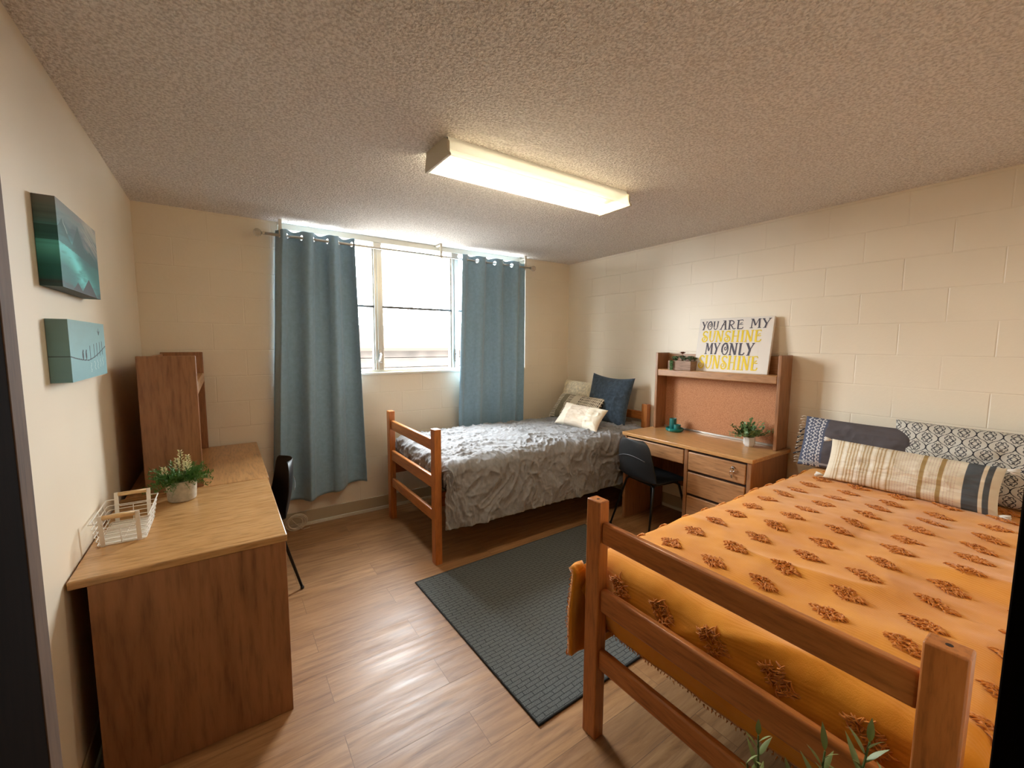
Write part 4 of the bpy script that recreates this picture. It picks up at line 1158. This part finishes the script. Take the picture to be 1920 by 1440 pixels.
# 3 succulents in a wooden box
bxp = thing('succulent_planter', 'small wooden box of succulents on the hutch shelf', 'planter', (3.710, 2.155, 1.3025), -PI / 2)
WB = wood('weathered_grey_wood', (96, 74, 62), (150, 122, 104), (166, 138, 120), 'x', .8, 1.4, .5)
m = MB(); bw, bd, bh = .215, .115, .078
m.box(-bw / 2, bw / 2, -bd / 2, -bd / 2 + .008, 0, bh); m.box(-bw / 2, bw / 2, bd / 2 - .008, bd / 2, 0, bh)
m.box(-bw / 2, -bw / 2 + .008, -bd / 2 + .008, bd / 2 - .008, 0, bh); m.box(bw / 2 - .008, bw / 2, -bd / 2 + .008, bd / 2 - .008, 0, bh); m.box(-bw / 2 + .008, bw / 2 - .008, -bd / 2 + .008, bd / 2 - .008, 0, .008)
m.build('wooden_box', WB, bxp, bevel=.001)
m = MB(); m.box(-bw / 2 + .009, bw / 2 - .009, -bd / 2 + .009, bd / 2 - .009, .0085, .068); m.build('soil', SOIL, bxp)
def rosette(mb_, c, R_, n=18, tilt=.6, wdt=.5):
    for k in range(n):
        a = k * 2.39996; q = k / n; el = .25 + 1.1 * (1 - q); rr = R_ * (.45 + .55 * q)
        d = Vector((math.cos(a) * math.cos(el), math.sin(a) * math.cos(el), math.sin(el))); mb_.leaf(c, d, Vector((-math.sin(a), math.cos(a), 0)), rr, rr * wdt, -.25, 4, 0, .62)
ma, mb2, mc = MB(), MB(), MB(); mc2 = MB(); r_ = random.Random(5)
for (x, y, R_, z) in ((-.07, -.015, .036, .082), (-.088, .02, .034, .092), (.03, -.022, .034, .084), (.072, -.01, .038, .084), (.05, .03, .036, .094), (-.03, .025, .038, .096), (.0, .0, .03, .086), (.09, .03, .03, .088)):
    ma.tube([(x, y, .062), (x, y, z)], .004, 6); rosette(ma, (x, y, z), R_ * 1.2, 26)
mb2.tube([(-.005, -.005, .064), (-.004, -.006, .145)], .003, 6); rosette(mb2, (-.004, -.006, .136), .034, 26, wdt=.45)
for k in range(150):
    a = r_.uniform(-1, 1); q = r_.random(); z = .085 + .03 * q if k < 40 else .08 - .075 * r_.random()
    y_ = -.03 * q if k < 40 else -bd / 2 - .006 - .004 * r_.random()
    d = Vector((r_.uniform(-1, 1), -abs(r_.uniform(.2, 1)), r_.uniform(-1, .5)))
    (mc if k < 40 else mc2).leaf((-.066 + .014 * a * (1 if k < 40 else .8), y_, z), d, (1, 0, 0), .017, .010, .1, 3)
ma.build('rosette', SAGE, bxp, smooth=True); mb2.build('rust_rosette', mat('rust_red_leaf', (122, 70, 48), .6), bxp, smooth=True)['label'] = 'rust red rosette'
mc.build('trailing_sprig', GREEN2, bxp); mc2.build('trailing_sprig', GREEN2, bxp)

# 4 foreground plant rising in front of the footboard
fp_ = thing('potted_plant', 'tall narrow-leaved green plant in front of the mustard bed footboard', 'potted plant', (1.30, .285, 0))
m = MB(); m.lathe([(0, 0), (.085, 0), (.095, .01), (.115, .30), (.115, .32), (.103, .32), (.100, .29), (0, .29)], n=32); m.build('pot', CONC, fp_, bevel=.002)
m = MB(); m.lathe([(0, .2905), (.099, .2905), (0, .298)], n=24); m.build('soil', SOIL, fp_)
m = MB(); ms = MB(); r_ = random.Random(8)
def sprig(tip, base, n=15, Ll=.085):
    tip, base = Vector(tip), Vector(base); midp = base.lerp(tip, .55) + Vector((r_.uniform(-.01, .01), r_.uniform(-.01, .01), 0))
    ms.tube([base, midp, tip], [.0032, .0028, .0018], 6)
    for k in range(n):
        q = .42 + .58 * k / (n - 1); c = base.lerp(midp, q / .55) if q < .55 else midp.lerp(tip, (q - .55) / .45)
        a = k * 2.4 + r_.uniform(-.3, .3); el = .35 + .9 * max(0, (q - .6) / .4)
        d = Vector((math.cos(a) * math.cos(el), math.sin(a) * math.cos(el), math.sin(el)))
        m.leaf(c, d, Vector((-math.sin(a), math.cos(a), 0)), Ll * r_.uniform(.75, 1.1) * (1 - .35 * max(0, q - .8) / .2), .0115, .22, 6, 0, .42)
for tp, bs, n, l_ in (((.078, .105, .668), (.02, .03, .295), 17, .060), ((.062, .118, .60), (.03, .02, .295), 11, .056), ((.078, -.015, .735), (.02, -.02, .295), 17, .07),
                      ((.082, -.078, .805), (.03, -.04, .295), 22, .08), ((.095, -.108, .73), (.03, -.05, .295), 12, .07), ((.06, .03, .63), (.01, -.03, .295), 12, .07)):
    sprig(tp, bs, n, l_)
m.build('foliage', mat('willowy_green_leaf', (128, 138, 78), .5), fp_, smooth=True); ms.build('stem', STEM, fp_)

# teal candle dishes on the right desk
TEAL = mat('teal_glazed_ceramic', (24, 118, 112), .12); TEALG = mat('teal_frosted_glass', (44, 128, 122), .25); TEALG.node_tree.nodes['Principled BSDF'].inputs['Transmission Weight'].default_value = .35
TX, TY = 3.68, 2.19
m = MB(); m.lathe([(0, 0), (.062, 0), (.072, .008), (.074, .026), (.070, .030), (.066, .012), (0, .008)], n=40); o = m.build('round_tray', TEAL, smooth=True, bevel=.001); o.location = (TX, TY, DH)
tag(o, 'shallow round teal dish holding two glass cups on the right-hand desk', 'dish')
for dx, dy, r__, h__, lab in ((.012, .026, .030, .095, 'taller teal glass cup standing in the round teal dish'), (-.014, -.034, .029, .052, 'shorter teal glass cup standing in the round teal dish')):
    m = MB(); m.lathe([(0, 0), (r__ * .9, 0), (r__, .004), (r__, h__), (r__ - .003, h__), (r__ - .003, .010), (0, .010)], n=32); o = m.build('glass_cup', TEALG, smooth=True, bevel=.0008)
    o.location = (TX + dx, TY + dy, DH + .0125); tag(o, lab, 'cup')

# white wire basket on the chest
bk = thing('wire_basket', 'white wire basket with wooden handles on the chest of drawers', 'basket', (.100, 2.235, .757), math.radians(0))
hx, hy, tx_, ty_, bh = .070, .130, .084, .146, .095
WIRE = mat('white_coated_wire', (232, 226, 216), .4)
def rect(a, b_, z, rr=.012):
    pts = []
    for cx, cy, a0 in ((a - rr, b_ - rr, 0), (-a + rr, b_ - rr, 90), (-a + rr, -b_ + rr, 180), (a - rr, -b_ + rr, 270)):
        for k in range(5): an = math.radians(a0 + 90 * k / 4); pts.append((cx + rr * math.cos(an), cy + rr * math.sin(an), z))
    return pts
m = MB()
def dip(pts, top):
    out = []
    for x, y, z in pts: out.append((x, y, z))
    return out
for i, q in enumerate((0, .18, .36, .54, .72)):
    m.tube(rect(hx + (tx_ - hx) * q, hy + (ty_ - hy) * q, .004 + q * bh), .0016, 6, closed=True)
# top rim with the dip at both ends
zt = bh
rim = []
for sy in (1, -1):
    for x, dz_ in ((.084, 0), (.055, 0), (.042, -.030), (-.042, -.030), (-.055, 0), (-.084, 0)): rim.append((x * sy, sy * ty_, zt + dz_))
m.tube(rim, .0024, 6, closed=True)
for sx in (-1, 1):
    for k in range(3):
        y = -.085 + .085 * k; m.tube([(sx * hx, y, .004), (sx * tx_, y * 1.06, zt)], .0015, 6)
for k in range(11):
    y = -hy + 2 * hy * (k + .5) / 11; m.tube([(-hx, y, .004), (hx, y, .004)], .0014, 6)
m.tube([(0, -hy, .004), (0, hy, .004)], .0016, 6); m.tube([(0, hy, .004), (0, ty_, zt - .03)], .0015, 6); m.tube([(0, -hy, .004), (0, -ty_, zt - .03)], .0015, 6)
m.build('wire_cage', WIRE, bk, smooth=True)
m = MB(); m.box(-hx + .003, hx - .003, -hy + .003, hy - .003, .0, .0025); m.build('base_plate', WIRE, bk)
for sy in (-1, 1):
    for sx in (-1, 1):
        m = MB()
        m.add([(sx * .052 - .007, sy * (hy + .001), 0), (sx * .052 + .007, sy * (hy + .001), 0), (sx * .052 + .007, sy * (hy + .004), 0), (sx * .052 - .007, sy * (hy + .004), 0),
               (sx * .052 - .007, sy * (ty_ + .002), zt + .028), (sx * .052 + .007, sy * (ty_ + .002), zt + .028), (sx * .052 + .007, sy * (ty_ + .006), zt + .028), (sx * .052 - .007, sy * (ty_ + .006), zt + .028)],
              [(0, 3, 2, 1), (4, 5, 6, 7), (0, 1, 5, 4), (1, 2, 6, 5), (2, 3, 7, 6), (3, 0, 4, 7)])
        m.build('handle_bracket', WIRE, bk)
    m = MB(); m.tube([(-.046, sy * (ty_ + .003), zt + .020), (.046, sy * (ty_ + .003), zt + .020)], .0085, 14); m.build('handle', wood('pale_beech', (190, 148, 96), (214, 176, 124), (224, 188, 138), 'x', .5), bk, smooth=True)

# coiled white cable on the floor by the back wall
m = MB(); r_ = random.Random(4)
for k in range(8):
    R_ = .058 + r_.uniform(-.010, .012); cx = r_.uniform(-.012, .012); cz = r_.uniform(-.006, .008); lean = .02 + k * .004
    pts = []
    for i in range(28):
        a = 2 * PI * i / 28; zz = R_ * math.sin(a) + cz; pts.append((cx + R_ * 1.08 * math.cos(a), -.012 + .10 * .25 - (zz + .07) * .22 - k * .003, max(zz + .072, .003)))
    m.tube(pts, .003, 6, closed=True)
m.tube([(.04, -.02, .01), (.0, -.02, .06), (-.03, -.015, .10), (-.035, .0, .13)], .0024, 6)
m.tube([(.05, -.01, .003), (.09, .0, .003), (.10, .008, .003)], .0024, 6)
o = m.build('coiled_cable', mat('off_white_cable', (226, 216, 196), .5), smooth=True); o.location = (.875, D - .075, .0)
tag(o, 'coil of off-white cable on the floor below the left curtain', 'cable')
